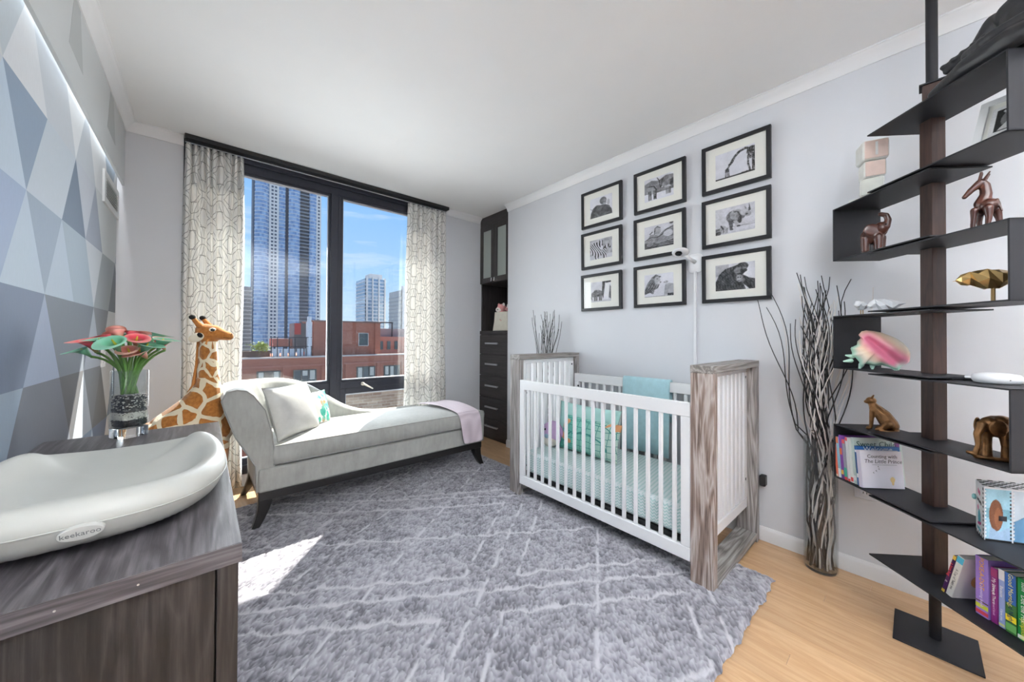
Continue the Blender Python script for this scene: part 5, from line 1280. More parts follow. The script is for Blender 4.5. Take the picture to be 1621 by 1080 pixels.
# --- conch shell
cs = item('conch_shell', 'pink conch shell with mint green spikes', 'shell', S(-.155, -.065, TOPZ('L', 'E')))
OUT = [(290,330),(345,270),(430,250),(560,265),(700,295),(850,350),(960,400),(1060,470),(1130,550),(1170,640),(1165,720),(1155,790),(1090,840),(1020,880),(985,940),(900,920),(820,890),(700,860),(580,880),(420,850),(350,910),(310,900),(300,820),(240,750),(155,720),(170,660),(140,580),(200,540),(260,510),(270,450),(330,390)]
cv = lambda p: ((p[0]/10.8+1330-1390)/520, (587.5-(p[1]/10.8+500))/368)
OP = [cv(p) for p in OUT]; A0 = Vector(cv((470, 400))); A1 = Vector(cv((970, 790))); cen = Vector(cv((650, 590)))
OP2 = []
for i in range(len(OP)):
    p, q = Vector(OP[i]), Vector(OP[(i+1) % len(OP)])
    for k in range(3): OP2.append(p+(q-p)*(k/3))
NR = 16; vs = []; cols = []
def ccol(p, rr_):
    d = A1-A0; t_ = max(0, min(1, (p-A0).dot(d)/d.length_squared)); dist = (p-A0-d*t_).length
    pink = np.array((.90, .52, .62)); peach = np.array((.93, .78, .66)); cream = np.array((.94, .89, .82)); mint = np.array((.70, .86, .77))
    k = min(1, max(0, (dist-.010-.012*t_)/.030)); c = pink*(1-k)+peach*k; k2 = min(1, max(0, (dist-.035)/.03)); c = c*(1-k2)+cream*k2
    low = max(0, min(1, ((rr_-.72)/.2)))*max(0, min(1, ((p-cen).dot(Vector((-.55, -.84)))+.015)/.045))
    return c*(1-low)+mint*low, dist, t_
for face in (0, 1):
    for k in range(NR+1):
        r_ = 1-k/NR
        for p in OP2:
            q = cen+(p-cen)*r_; c, dist, t_ = ccol(q, r_)
            bul = .050*math.sqrt(max(0, 1-r_**2.2))
            if face == 0: y = -bul*.8+.026*math.exp(-(dist/(.010+.010*t_))**2)*(1 if r_ < .93 else 0)
            else: y = bul
            vs.append((q.x, y+.004*math.sin(q.x*120)*math.sin(q.y*90)*(r_ < .98), q.y)); cols.append(c if face == 0 else c*.6+np.array((.70, .86, .77))*.4)
n_ = len(OP2); fs = []
for face in (0, 1):
    o_ = face*(NR+1)*n_
    for k in range(NR):
        for j in range(n_):
            a_ = o_+k*n_+j; c_ = o_+k*n_+(j+1) % n_; f_ = (a_, c_, c_+n_, a_+n_); fs.append(f_ if face else f_[::-1])
for j in range(n_): fs.append((j, (j+1) % n_, (NR+1)*n_+(j+1) % n_, (NR+1)*n_+j))
me = bpy.data.meshes.new('shell_body'); me.from_pydata(vs, [], fs); ca = me.color_attributes.new('ink', 'FLOAT_COLOR', 'POINT')
ca.data.foreach_set('color', np.array([[*(np.clip(c, 0, 1)**2.2), 1] for c in cols], np.float32).ravel())
shellm = bpy.data.materials.new('shell_gloss'); t = NT(shellm); t.out(t.bsdf(t.n('ShaderNodeVertexColor', layer_name='ink').outputs[0], .25, 0, .5)); me.materials.append(shellm)
me.polygons.foreach_set('use_smooth', [True]*len(me.polygons)); o = bpy.data.objects.new('shell_body', me); COL.objects.link(o); o.parent = cs
mint = M('shell_mint', (186, 222, 204), .3)
for (x, z_), (dx, dz) in (((-.085, .055), (-.02, .004)), ((-.09, .035), (-.022, -.004)), ((-.055, .018), (-.006, -.017)), ((-.02, .018), (0, -.017)), ((.046, .012), (.006, -.012)), ((-.07, .085), (-.014, .010))):
    b = B(); b.chain([(x, .004, z_, .010), (x+dx, .002, z_+dz, .004)]); b.build('spike', mint, cs, smooth=True, local=True)

# --- white round gadget
z0 = TOPZ('R', 'E'); gd = item('sound_machine', 'round white plastic gadget lying on the right middle shelf', 'gadget', S(.225, -.035, z0))
b = B(); b.lathe([(.030, 0), (.048, .004), (.053, .014), (.053, .022), (.048, .031), (.025, .036), (.004, .037)], 40); b.build('body', pl, gd, smooth=True, local=True)
b = B(); b.box(-.066, -.007, .014, -.050, .007, .022); b.build('tab', pl, gd, local=True, bevel=.002)
b = B(); b.ell((.022, -.0485, .016), (.0016, .0016, .0016)); b.build('button', ey, gd, local=True)
kr = item('key_ring', 'small metal key ring beside the white gadget', 'key ring', S(.125, -.045, z0))
b = B(); b.tube([(.010*math.cos(a), .010*math.sin(a), .002) for a in np.linspace(0, 2*PI, 17)], .0012, 6, cap=False); b.build('ring', hndl, kr, local=True)
b = B(); b.box(-.014, -.003, .001, .0, .003, .003); b.build('key', hndl, kr, local=True)

# --- bronze animals
brz = M('bronze', (128, 92, 58), .36, .75, .5, var=.35, vs=40, bump=.4, bs=120, bd=.003)
z0 = TOPZ('L', 'F'); lp = item('leopard_figurine', 'bronze sitting leopard figurine', 'figurine', S(-.165, -.055, z0))
b = B()
b.chain([(.030, 0, .034, .030), (.012, 0, .068, .027), (-.010, 0, .092, .023), (-.020, 0, .112, .015)]); b.ell((.036, 0, .028), (.026, .026, .026))
b.ell((-.025, -.002, .130), (.018, .016, .016)); b.ell((-.038, -.004, .123), (.011, .010, .008))
for y in (-.012, .012): b.chain([(-.020, y, .085, .011), (-.024, y, .045, .0075), (-.026, y, .010, .006), (-.036, y, .006, .0065)])
for y in (-.022, .022): b.chain([(.030, y, .036, .018), (.012, y*1.1, .016, .011), (-.006, y*1.1, .008, .0075)])
b.chain([(.055, 0, .012, .007), (.050, -.028, .007, .005), (.020, -.036, .006, .004), (.004, -.034, .006, .004)])
for y in (-.013, .013): b.chain([(-.022, y, .143, .005), (-.022+.004, y*1.25, .152, .003)])
o = b.build('body', brz, lp, local=True); remesh(o, .0022, 2)
z0 = TOPZ('R', 'F'); be = item('elephant_figurine', 'bronze elephant figurine with lowered trunk beside the panel', 'figurine', S(.235, -.055, z0))
b = B()
b.ell((.005, .01, .105), (.034, .048, .036)); b.ell((-.012, -.018, .112), (.022, .022, .026)); b.ell((.015, .0, .128), (.022, .03, .016))
for x, y in ((-.022, .03), (.026, .034), (-.018, -.012), (.020, -.016)): b.chain([(x, y, .09, .015), (x+.002, y, .045, .0115), (x+.002, y-.004, .008, .0125)])
b.chain([(-.026, -.03, .112, .014), (-.036, -.040, .080, .010), (-.034, -.044, .045, .008), (-.042, -.046, .014, .007), (-.056, -.046, .018, .006)])
b.chain([(-.04, -.046, .006, .006), (.03, -.03, .006, .007)])
o = b.build('body', brz, be, local=True); remesh(o, .0026, 2)
for y, x in ((-.034, .006), (.0, -.034)):
    b = B(); b.ell((x, y, .105), (.022, .005, .026), Matrix.Rotation(.4 if x > 0 else 1.2, 3, 'Z')); b.build('ear', brz, be, smooth=True, local=True)

# ================================================================== books
paper_m = M('book_pages', (236, 232, 222), .85, bump=.1, bs=600, bd=.0004)
def book(label, o3, th, dep, ht, lean, colr, group, spine_txt=None, tcol=(245, 240, 230), bands=(), txt_size=None, up=True):
    """stands on S-frame: thickness along EU, depth along EV, spine on the near (-v) side; o3=(u,v,z) of its near lower corner"""
    mt = M('book_%d_%d_%d' % tuple(colr), colr, .4, 0, .4)
    base_ = S(o3[0], o3[1], o3[2]); t0 = thing('book', label, 'book', base_, math.atan2(EU.y, EU.x), group, local=True)
    # local: X = EU, Y = EV, Z up ; lean about Y
    Rl = Matrix.Rotation(lean, 4, 'Y'); c = .0018
    def bx(nm, x0, y0, z0_, x1, y1, z1, m_, bev=.0006):
        b = B(); b.box(x0, y0, z0_, x1, y1, z1); b.xf(Rl); return b.build(nm, m_, t0, local=True, bevel=bev)
    bx('back_cover', 0, 0, 0, c, dep, ht, mt); bx('front_cover', th-c, 0, 0, th, dep, ht, mt); bx('spine', c, 0, 0, th-c, c, ht, mt)
    bx('pages', c, c, .002, th-c, dep-.003, ht-.002, paper_m)
    for k, (za, zb2, cc) in enumerate(bands):
        m2 = M('band_%d_%d_%d' % tuple(cc), cc, .45)
        b = B(); b.box(.0004, -.0007, za*ht, th-.0004, -.0001, zb2*ht); b.xf(Rl); b.build('spine_band', m2, t0, local=True)
    if spine_txt:
        for k, (s_, zc, size, cc) in enumerate(spine_txt):
            # reads downwards on the spine: text X = -Z, text Y = +X(EU)
            M4 = Rl@frame4((th/2, -.0009, zc*ht), (0, 0, -1), (1, 0, 0))
            text_obj(s_, size, M4, M('ink_%d_%d_%d' % tuple(cc), cc, .5), t0, 'spine_lettering', .0002, local=True)
    return t0, Rl
zg = TOPZ('L', 'G'); G1 = 'picture books on the left lower shelf'
ln_ = -.10
u_ = -.272
SP = [('orange-red checked picture book at the panel end of the row', .010, .17, .172, (222, 110, 84), ((.0, .06, (240, 220, 200)),)),
      ('pale blue picture book with white foot, second from the panel', .014, .175, .186, (150, 196, 214), ((0, .22, (236, 240, 242)), (.84, 1, (232, 130, 90)))),
      ('violet picture book with orange flecks, third from the panel', .013, .18, .198, (128, 72, 160), ((.55, .7, (226, 120, 70)), (.1, .2, (236, 190, 80)))),
      ('purple-topped grey picture book with teal square on its spine', .015, .18, .182, (150, 150, 166), ((.08, .30, (52, 168, 140)), (.0, .08, (214, 60, 66)), (.9, 1, (226, 92, 100)))),
      ('red-footed white picture book in the middle of the row', .012, .18, .196, (226, 228, 230), ((0, .06, (214, 66, 60)), (.92, 1, (220, 80, 96)))),
      ('cream picture book with red flecks on its foot', .013, .19, .198, (220, 226, 222), ((.03, .12, (214, 70, 70)),)),
      ('tall pale green picture book titled on its cover, behind the blue one', .012, .20, .204, (198, 214, 208), ((.08, .18, (240, 240, 240)),)),
      ('dark blue picture book just behind the front white one', .014, .175, .171, (44, 96, 156), ((.2, .3, (236, 240, 244)), (.84, .9, (236, 240, 244)))),
      ]
for k, (lb, th, dp, ht, c_, bd_2) in enumerate(SP):
    bk2, Rl = book(lb, (u_, -.150+.001*k, zg+.002), th, dp, ht, ln_, c_, G1, None, bands=bd_2)
    if k == 6:
        text_obj('Sweet Child', .034, Rl@frame4((th+.0004, .095, ht*.86), (0, 1, 0), (0, 0, 1)), M('ink_40_80_70', (40, 80, 70), .5), bk2, 'cover_lettering', .0002, local=True)
        b = B(); b.box(th, .170, ht*.80, th+.0006, .190, ht*.97); b.xf(Rl); b.build('cover_badge', M('badge_violet', (120, 60, 130), .5), bk2, local=True)
    if k == 7:
        text_obj('Welcome', .03, Rl@frame4((th+.0004, .085, ht*.93), (0, 1, 0), (0, 0, 1)), M('ink_236_240_244', (236, 240, 244), .5), bk2, 'cover_lettering', .0002, local=True)
    u_ += th+.0022
bk2, Rl = book('white board book with counting title on its cover, front of the row', (u_, -.149, zg+.002), .018, .168, .158, ln_, (230, 226, 234), G1, None, bands=((0, 1, (214, 210, 226)),))
ik = M('ink_50_48_54', (50, 48, 54), .6); th = .018
text_obj('Counting with', .021, Rl@frame4((th+.0004, .088, .134), (0, 1, 0), (0, 0, 1)), ik, bk2, 'cover_lettering', .0002, local=True)
text_obj('The Little Prince', .0225, Rl@frame4((th+.0004, .090, .113), (0, 1, 0), (0, 0, 1)), ik, bk2, 'cover_lettering', .0002, local=True, shear=.15)
b = B(); b.box(th, .045, .0985, th+.0004, .145, .0995); b.xf(Rl); b.build('cover_rule', ik, bk2, local=True)
for k, (y, z_) in enumerate(((.045, .066), (.056, .074), (.068, .082), (.066, .092))):
    b = B(); b.add([Rl@Vector(q) for q in ((th+.0006, y, z_), (th+.0006, y+.006, z_+.004), (th+.0006, y+.003, z_), (th+.0006, y+.008, z_-.005), (th+.0006, y+.002, z_-.002))], [(0, 1, 2, 3, 4)]); b.build('printed_bird', ik, bk2, local=True)
b = B(); b.add([Rl@Vector((th+.0006, .122+.008*math.cos(a)*(1+.4*math.sin(3*a)), .032+.018*math.sin(a))) for a in np.linspace(0, 2*PI, 14, endpoint=False)], [tuple(range(14))]); b.build('printed_gold_mark', M('gold_mark', (222, 190, 130), .6), bk2, local=True)

zh = TOPZ('R', 'H'); G2 = 'board books on the lowest right shelf'
W_ = (245, 243, 240); Yl = (250, 214, 60)
book('thin dark purple book leaning at the post end of the lowest shelf', (.118, -.098, zh+.003), .010, .12, .155, .26, (72, 34, 84), G2, [('a love hug', .62, .013, (230, 70, 70)), ('it', .3, .012, (240, 230, 220))], bands=((.9, 1, (232, 196, 80)), (0, .07, (232, 196, 80))))
bb_, Rl = book('white board book with a blue corner, leaning on the purple one', (.134, -.100, zh+.003), .020, .125, .165, .24, (234, 230, 224), G2, [('A Cup of Tea', .50, .011, (120, 116, 112)), ('with me', .28, .011, (90, 86, 84))], bands=((.84, .98, (90, 196, 226)),))
b = B(); b.tube([Rl@Vector((.0206, .070+.022*math.cos(a), .075+.022*math.sin(a))) for a in np.linspace(0, 2*PI, 21)], .006, 6, cap=False); b.build('printed_ring', M('ring_brown', (176, 124, 70), .5), bb_, local=True)
book('wide lavender board book with yellow title on its spine', (.222, -.100, zh+.002), .034, .16, .192, 0, (156, 126, 206), G2, [('POKE-A-DOT', .72, .0175, (244, 178, 40)), ('a counting book', .36, .012, (226, 214, 240))], bands=((.03, .09, (206, 60, 80)), (.13, .20, (200, 206, 60)), (.23, .25, (90, 60, 60))))
book('slim magenta board book with white title on its spine', (.259, -.096, zh+.002), .017, .155, .176, 0, (142, 44, 126), G2, [('My Love is', .66, .0125, W_), ('Always There', .52, .011, W_), ('board book', .25, .008, (226, 190, 220))], bands=((.84, .97, (160, 52, 110)),))
book('slim periwinkle board book between the magenta and the blue-green one', (.278, -.095, zh+.002), .015, .155, .182, 0, (156, 172, 220), G2, [('Because', .62, .011, W_), ('I love you', .22, .009, W_)], bands=((.82, 1, (236, 234, 240)), (.03, .07, (220, 220, 150))))
book('blue and green board book with yellow and blue spine title', (.296, -.097, zh+.002), .026, .16, .184, 0, (64, 118, 58), G2, [('Good Morning,', .72, .0165, (246, 232, 130)), ('Good Night', .40, .0165, (30, 40, 90))], bands=((.50, 1, (42, 98, 178)), (.20, .30, (248, 222, 40)), (.04, .16, (110, 176, 96))))
book('bright green board book at the right frame edge', (.3245, -.097, zh+.002), .027, .16, .186, 0, (26, 132, 66), G2, [('Dot the Fox', .52, .0165, W_), ('Symphony', .20, .0165, (236, 226, 60)), ('sound', .88, .011, W_)], bands=((.02, .08, (240, 244, 240)),))

# ================================================================== photo card box with chequered top
zg2 = TOPZ('R', 'G'); P1 = Vector((1.957, -.146, zg2)); P0 = P1+Vector((.082, .010, 0)); e2 = Vector((.52, -.85, 0)).normalized(); HB = .176
ck = thing('photo_box', 'white keepsake photo box with black and white chequered top', 'box', P1+Vector((.05, -.04, 0)))
bw = M('card_white', (232, 232, 236), .6)
b = B(); b.prism([P1, P0, P0+e2*.14, P1+e2*.14], (0, 0, HB)); b.build('body', bw, ck)
def quadprint(nm, ras, o_, ux, uy): put_print(nm, ras, o_, ux, uy, ck)
r = Ras(48, 56, .93)
r.rect(0, 0, 1, .05, .1); 
for k in range(9):
    if k % 2: r.rect(k/9, 0, (k+1)/9, .06, .95)
for k in range(12):
    r.rect(.88, k/12, 1, (k+.5)/12, .08)
for (x, y, c) in ((.35, .82, (.85, .45, .6)), (.5, .80, (.8, .3, .5)), (.3, .5, (.9, .5, .65))): r.ell(x, y, .09, .05, c)
r.ell(.45, .33, .17, .15, (.35, .66, .72)); r.line([(.25, .2), (.65, .24)], .025, (.75, .2, .5)); r.line([(.2, .12), (.6, .10)], .03, (.4, .7, .75)); r.line([(.2, .66), (.7, .62)], .03, .25)
nl = (P0-P1).normalized(); out1 = Vector((nl.y, -nl.x, 0)); out1 = out1 if out1.dot(Vector((0, 1, 0))) > 0 else -out1
quadprint('left_print', r, P0+out1*.0008, P1-P0, Vector((0, 0, HB)))
out2 = Vector((-e2.y, e2.x, 0)); out2 = out2 if out2.x < 0 else -out2
for k in range(2):
    r = Ras(56, 72, (.62, .78, .84)); r.rect(0, .45, 1, .62, (.45, .62, .68)); r.ell(.42, .50, .26, .30, (.42, .26, .18)); r.ell(.5, .45, .14, .2, (.5, .32, .22)); r.poly([(.12, 0), (.2, .28), (.5, .18), (.9, .3), (1, 0)], (.62, .72, .82)); r.rect(.52, .40, .82, .50, (.1, .1, .12)); r.mottle(8, .08); r.grain(.05)
    if k: r = Ras(56, 72, (.78, .82, .86)); r.poly([(0, 0), (0, .4), (.5, .55), (1, .35), (1, 0)], (.35, .5, .62)); r.mottle(6, .08)
    for j in range(14):
        r.rect(.93, j/14, 1, (j+.5)/14, .06); r.rect(0, j/14, .05, (j+.5)/14, .95)
    r.rect(0, 0, 1, .04, .1)
    quadprint('front_photo', r, P1+e2*(.002+k*.068)+out2*.0008, e2*.064, Vector((0, 0, HB-.006)))
r = Ras(60, 40, .92)
for i in range(10):
    for j in range(6):
        if (i+j) % 2: r.rect(i/10, j/6, (i+1)/10, (j+1)/6, .05)
put_print('chequered_top', r, P1+Vector((0, 0, HB+.0006)), e2*.14, P0-P1, ck)
b = B(); b.ell(P0+Vector((.0, .004, .115)), (.010, .006, .010)); b.build('aqua_tab', M('aqua_tab', (150, 206, 204), .5), ck, smooth=True)
# ================================================================== glass vase of calla lilies on the dresser
VX, VY, VZ = -.210, 2.005, .7935
glass = bpy.data.materials.new('clear_glass'); t = NT(glass)
fc = t.n('ShaderNodeLayerWeight', {'Blend': .5}).outputs['Facing']
t.out(t.n('ShaderNodeMixShader', {0: t.math('ADD', .06, t.math('MULTIPLY', t.math('POWER', fc, 3.0), .75)), 1: t.n('ShaderNodeBsdfTransparent', {0: (.96, .98, .98, 1)}).outputs[0], 2: t.n('ShaderNodeBsdfGlossy', {'Roughness': .01}).outputs[0]}).outputs[0])
sglass = bpy.data.materials.new('solid_glass'); t = NT(sglass); t.out(t.bsdf((.97, .99, 1, 1), .0, 0, .5, None, **{'Transmission Weight': 1.0, 'IOR': 1.45}))
vase = thing('glass_vase', 'clear square glass vase filled with black and white pebbles', 'vase', (VX, VY, VZ))
rot = .62
def rsq(w, z, r=.014): 
    return [tuple(Vector((VX, VY, VZ+z))+rotz(rot)@Vector((p[0], p[1], 0))) for p in sq(0, 0, w, w, 0, r, 5)]
b = B(); b.loft([rsq(.082, 0), rsq(.084, .004), rsq(.084, .036), rsq(.06, .037)]); b.build('thick_base', sglass, vase)
b = B(); b.loft([rsq(.084, .037), rsq(.084, .252), rsq(.082, .254), rsq(.076, .254), rsq(.074, .252), rsq(.074, .040)], cap=False); b.build('walls', glass, vase)
pbm = M('pebble_black', (24, 24, 26), .3); pwm = M('pebble_white', (226, 222, 212), .5)
rr = random.Random(4)
def pebbles(z0, z1, n, m_, nm, mixp=0):
    b = B()
    for k in range(n):
        if rr.random() < .8:
            q = rr.uniform(-.033, .033); sd = rr.choice((-1, 1)); p = Vector((sd*.0335, q, 0)) if rr.random() < .5 else Vector((q, sd*.0335, 0))
        else: p = Vector((rr.uniform(-.033, .033), rr.uniform(-.033, .033), 0))
        p = Vector((VX, VY, VZ+rr.uniform(z0, z1)))+rotz(rot)@p
        R = Matrix.Rotation(rr.uniform(0, 6), 3, 'Z')@Matrix.Rotation(rr.uniform(-.6, .6), 3, 'X')
        b.ell(p, (.0042, .0024, .0021), R, 5, 3)
    return tag(b.build(nm, m_, vase), kind='stuff')
def core(z0, z1, m_, nm):
    b = B(); b.loft([rsq(.067, z0), rsq(.067, z1)]); b.build(nm, m_, vase)
core(.040, .066, pbm, 'black_pebble_fill'); core(.066, .094, M('pebble_shadow', (150, 146, 138), .8), 'white_pebble_fill'); core(.094, .158, pbm, 'black_pebble_fill')
pebbles(.042, .066, 420, pbm, 'black_pebbles'); pebbles(.066, .094, 900, pwm, 'white_pebbles'); pebbles(.094, .158, 500, pbm, 'black_pebbles'); pebbles(.105, .160, 300, pwm, 'white_pebbles')
def petal_mat(name, c0, c1, c2):
    m = bpy.data.materials.new(name); t = NT(m); f = t.n('ShaderNodeVertexColor', layer_name='ink').outputs[0]
    col = t.ramp(t.n('ShaderNodeSeparateColor', {0: f}).outputs[0], [(0, lin(c0)), (.55, lin(c1)), (1, lin(c2))]); t.out(t.bsdf(col, .5, 0, .3)); return m
reds = petal_mat('calla_red', (120, 150, 90), (222, 74, 96), (236, 150, 140)); grs = petal_mat('calla_green', (110, 160, 110), (118, 186, 152), (150, 204, 176)); pks = petal_mat('calla_pink', (180, 150, 110), (232, 150, 140), (240, 196, 176))
stemm = M('calla_stem', (88, 132, 56), .45, var=.2, vs=30); spad = M('calla_spadix', (214, 206, 70), .6)
def calla_mesh():
    NU_, NV_ = 22, 10; vs = []; cl = []
    for j in range(NV_+1):
        v = j/NV_
        for i in range(NU_):
            a = 2*PI*i/NU_; lip = (1+math.cos(a))/2      # lip side = +X
            r = .0045+.026*v**1.25*(1+.15*lip*v)
            z = .068*v-.022*v**3*(1-lip)*1.2+.012*v**4*lip**3
            cx = .006*v*v+.020*v**4*lip**2.2
            dz = -.018*v**5*lip**.8
            vs.append((cx+r*math.cos(a)*(1-.10*v*(1-lip)), r*math.sin(a), z+dz)); cl.append(v)
    fs = [(j*NU_+i, j*NU_+(i+1) % NU_, (j+1)*NU_+(i+1) % NU_, (j+1)*NU_+i) for j in range(NV_) for i in range(NU_)]
    me = bpy.data.meshes.new('spathe'); me.from_pydata(vs, [], fs); ca = me.color_attributes.new('ink', 'FLOAT_COLOR', 'POINT'); ca.data.foreach_set('color', np.array([[c, c, c, 1] for c in cl], np.float32).ravel())
    me.polygons.foreach_set('use_smooth', [True]*len(me.polygons)); return me
cmesh = calla_mesh()
CMS = {}
for nm, m_ in (('red', reds), ('green', grs), ('pink', pks)):
    c = cmesh.copy(); c.materials.append(m_); CMS[nm] = c
b = B(); b.tube([(0, 0, .006), (.001, 0, .025), (.004, 0, .046)], [.0026, .0032, .0018], 8); sp_ = b.build('spadix', spad, None, smooth=True); spmesh = sp_.data; bpy.data.objects.remove(sp_)
spmesh_off = 0
HEADS = [((VX+(a-VX)*.80), (VY+(b_-VY)*.85), 1.118+(c-1.118)*1.05, d, e*.97) for a, b_, c, d, e in [(-.312, 1.985, 1.135, 'red', 1.25), (-.272, 2.02, 1.160, 'red', 1.0), (-.283, 1.955, 1.150, 'green', .95), (-.236, 1.925, 1.142, 'green', 1.3), (-.240, 2.03, 1.180, 'pink', 1.0), (-.215, 2.05, 1.172, 'red', 1.0), (-.190, 1.98, 1.155, 'red', 1.15),
         (-.262, 2.07, 1.195, 'pink', .9), (-.165, 1.95, 1.128, 'green', 1.15), (-.150, 1.985, 1.110, 'pink', 1.05), (-.125, 2.00, 1.150, 'pink', 1.0), (-.112, 1.965, 1.140, 'green', 1.15), (-.088, 1.99, 1.140, 'red', .85), (-.145, 2.06, 1.170, 'green', .9), (-.180, 2.09, 1.175, 'pink', .9),
         (-.205, 1.975, 1.118, 'pink', 1.0), (-.300, 2.05, 1.150, 'pink', .9), (-.225, 2.10, 1.165, 'green', .9), (-.335, 2.02, 1.120, 'green', .9)]]
NMS = dict(red='hot pink-red calla lily in the glass vase', green='mint green calla lily in the glass vase', pink='pale salmon pink calla lily in the glass vase')
rr = random.Random(8)
def _scr(h): return (h[0]*_r.x+h[1]*_r.y)/(h[0]*_fw.x+h[1]*_fw.y)
ORD = ['leftmost', 'second from left', 'third from left', 'fourth from left', 'fifth from left', 'sixth from left', 'rightmost']
WHO = {}
for cn_ in ('red', 'green', 'pink'):
    hs_ = sorted([h for h in HEADS if h[3] == cn_], key=_scr)
    for k, h in enumerate(hs_): WHO[h] = NMS[cn_]+', '+('rightmost' if k == len(hs_)-1 else ORD[k])+' of its colour'
for hx, hy, hz, cn, s_ in HEADS:
    bx0 = VX+(hx-VX)*.12+rr.uniform(-.022, .022); by0 = VY+(hy-VY)*.12+rr.uniform(-.022, .022)
    bx0 = min(max(bx0, VX-.024), VX+.024); by0 = min(max(by0, VY-.024), VY+.024)
    f0 = thing('calla_lily', WHO[(hx, hy, hz, cn, s_)], 'flower', (bx0, by0, VZ+.162), group='%s calla lilies in the glass vase' % cn)
    mx_, my_ = VX+(hx-VX)*.30+rr.uniform(-.006, .006), VY+(hy-VY)*.30+rr.uniform(-.006, .006)
    mx_ = min(max(mx_, VX-.026), VX+.026); my_ = min(max(my_, VY-.026), VY+.026)
    p0 = Vector((bx0, by0, VZ+.163)); p1 = Vector((mx_, my_, VZ+.255)); p2 = Vector((hx, hy, hz-.018))
    pts = []
    for k in range(9):
        q = k/8
        pts.append(p0*(1-q)**2+p1*2*q*(1-q)+p2*q*q if False else (p0+(p1-p0)*(q/.45) if q < .45 else (p1*(1-(q-.45)/.55)+p2*((q-.45)/.55))+Vector((0, 0, .012*math.sin(PI*(q-.45)/.55)))))
    b = B(); b.tube(pts, [.0042]*8+[.0050], 7); b.build('stem', stemm, f0, smooth=True)
    az = math.atan2(hy-VY, hx-VX)
    to_cam = math.atan2(-hy, -hx)
    az = to_cam+(rr.uniform(-.9, .9)) if hy < 2.0 else az+rr.uniform(-.6, .6)
    Mh = Matrix.Translation(p2-Vector((bx0, by0, VZ+.162)))@Matrix.Rotation(az, 4, 'Z')@Matrix.Rotation(rr.uniform(.35, .75), 4, 'Y')@Matrix.Scale(s_, 4)
    o = bpy.data.objects.new('spathe', CMS[cn]); COL.objects.link(o); o.parent = f0; o.matrix_local = Mh
    o = bpy.data.objects.new('spadix', spmesh); COL.objects.link(o); o.parent = f0; o.matrix_local = Mh@Matrix.Translation((0, 0, .006))

# ================================================================== twigs
tblk = M('twig_black', (34, 31, 31), .6); twht = M('twig_white', (222, 216, 212), .6); tbrn = M('twig_brown', (84, 64, 54), .7)
def twig(p0, p1, top, wav, seed, m_, label, group, r=.004, n=26, rv=None):
    rr_ = random.Random(seed); a1, a2, ph1, ph2 = rr_.uniform(.6, 1.3)*wav, rr_.uniform(.5, 1.2)*wav, rr_.uniform(0, 6), rr_.uniform(0, 6); f_ = rr_.uniform(3.0, 6.0)
    pts = []
    p0, p1, top = Vector(p0), Vector(p1), Vector(top)
    for k in range(n+1):
        q = k/n; base_ = p0*(1-q)**2+p1*2*q*(1-q)+top*q*q
        e_ = min(1, q*5)*.9
        o_ = Vector((a1*math.sin(f_*2*q*PI/2+ph1)-a1*math.sin(ph1)*(1-q), a2*math.sin(f_*1.7*q*PI/2+ph2)-a2*math.sin(ph2)*(1-q), 0))*e_
        p = base_+o_
        if rv:
            d = Vector((p.x-rv[0], p.y-rv[1], 0))
            if p.z < rv[3] and d.length > rv[2]-.006: d = d.normalized()*(rv[2]-.006); p = Vector((rv[0]+d.x, rv[1]+d.y, p.z))
        rel = p-PP; uu = rel.dot(EU); vv = rel.dot(EV)
        if uu > -.296 and -.172 < vv < .07 and uu < .2: p = p+EU*(-.296-uu)
        p.x = min(p.x, XR-.010)
        pts.append(p)
    b = B(); b.tube(pts, [r*(1-.55*k/n) for k in range(n+1)], 6)
    return tag(b.build('twig', m_, smooth=True), label, 'twig', group)
# tall glass cylinder beside the shelf
TX, TY, TR, THh = 2.402, .328, .068, .665
tv_ = thing('glass_cylinder_vase', 'tall clear glass cylinder holding black and white twigs', 'vase', (TX, TY, 0))
b = B(); b.lathe([(TR-.004, .0005), (TR, .003), (TR, THh), (TR-.001, THh+.002), (TR-.004, THh+.002), (TR-.005, THh), (TR-.005, .016)], 48, (TX, TY, 0), cap=False); b.build('walls', glass, tv_, smooth=False)
b = B(); b.lathe([(TR-.005, .001), (TR-.005, .014)], 48, (TX, TY, 0)); b.build('thick_bottom', sglass, tv_)
rr = random.Random(21); GRB, GRW, GRN = 'black twigs in the tall glass cylinder', 'white twigs in the tall glass cylinder', 'brown twigs in the tall glass cylinder'
for k in range(74):
    a = rr.uniform(0, 2*PI); ra = math.sqrt(rr.random())*(TR-.012); p0 = Vector((TX+ra*math.cos(a), TY+ra*math.sin(a), .017))
    a2 = rr.uniform(0, 2*PI); rm = math.sqrt(rr.random())*(TR-.012); pm_ = Vector((TX+rm*math.cos(a2), TY+rm*math.sin(a2), .72))
    kind_ = 'b' if k % 9 in (0, 2, 4, 6, 8) else 'w'
    if k % 12 == 5: kind_ = 'n'
    ty = TY+rr.gauss(.0, .055); tx = min(TX+rr.gauss(-.03, .05), 2.46); hz = rr.uniform(1.22, 1.52)
    if kind_ == 'n': hz = rr.uniform(.55, .85); ty = TY+rr.uniform(-.05, .05)
    if kind_ == 'w': hz = rr.uniform(1.1, 1.48)
    twig(p0, pm_, (tx, ty, hz), .030 if kind_ != 'n' else .01, 100+k, dict(b=tblk, w=twht, n=tbrn)[kind_], dict(b='wavy black twig in the tall glass cylinder beside the shelf', w='wavy white twig in the tall glass cylinder beside the shelf', n='short brown twig in the tall glass cylinder beside the shelf')[kind_], dict(b=GRB, w=GRW, n=GRN)[kind_], .0042, 26, (TX, TY, TR-.006, THh+.01))
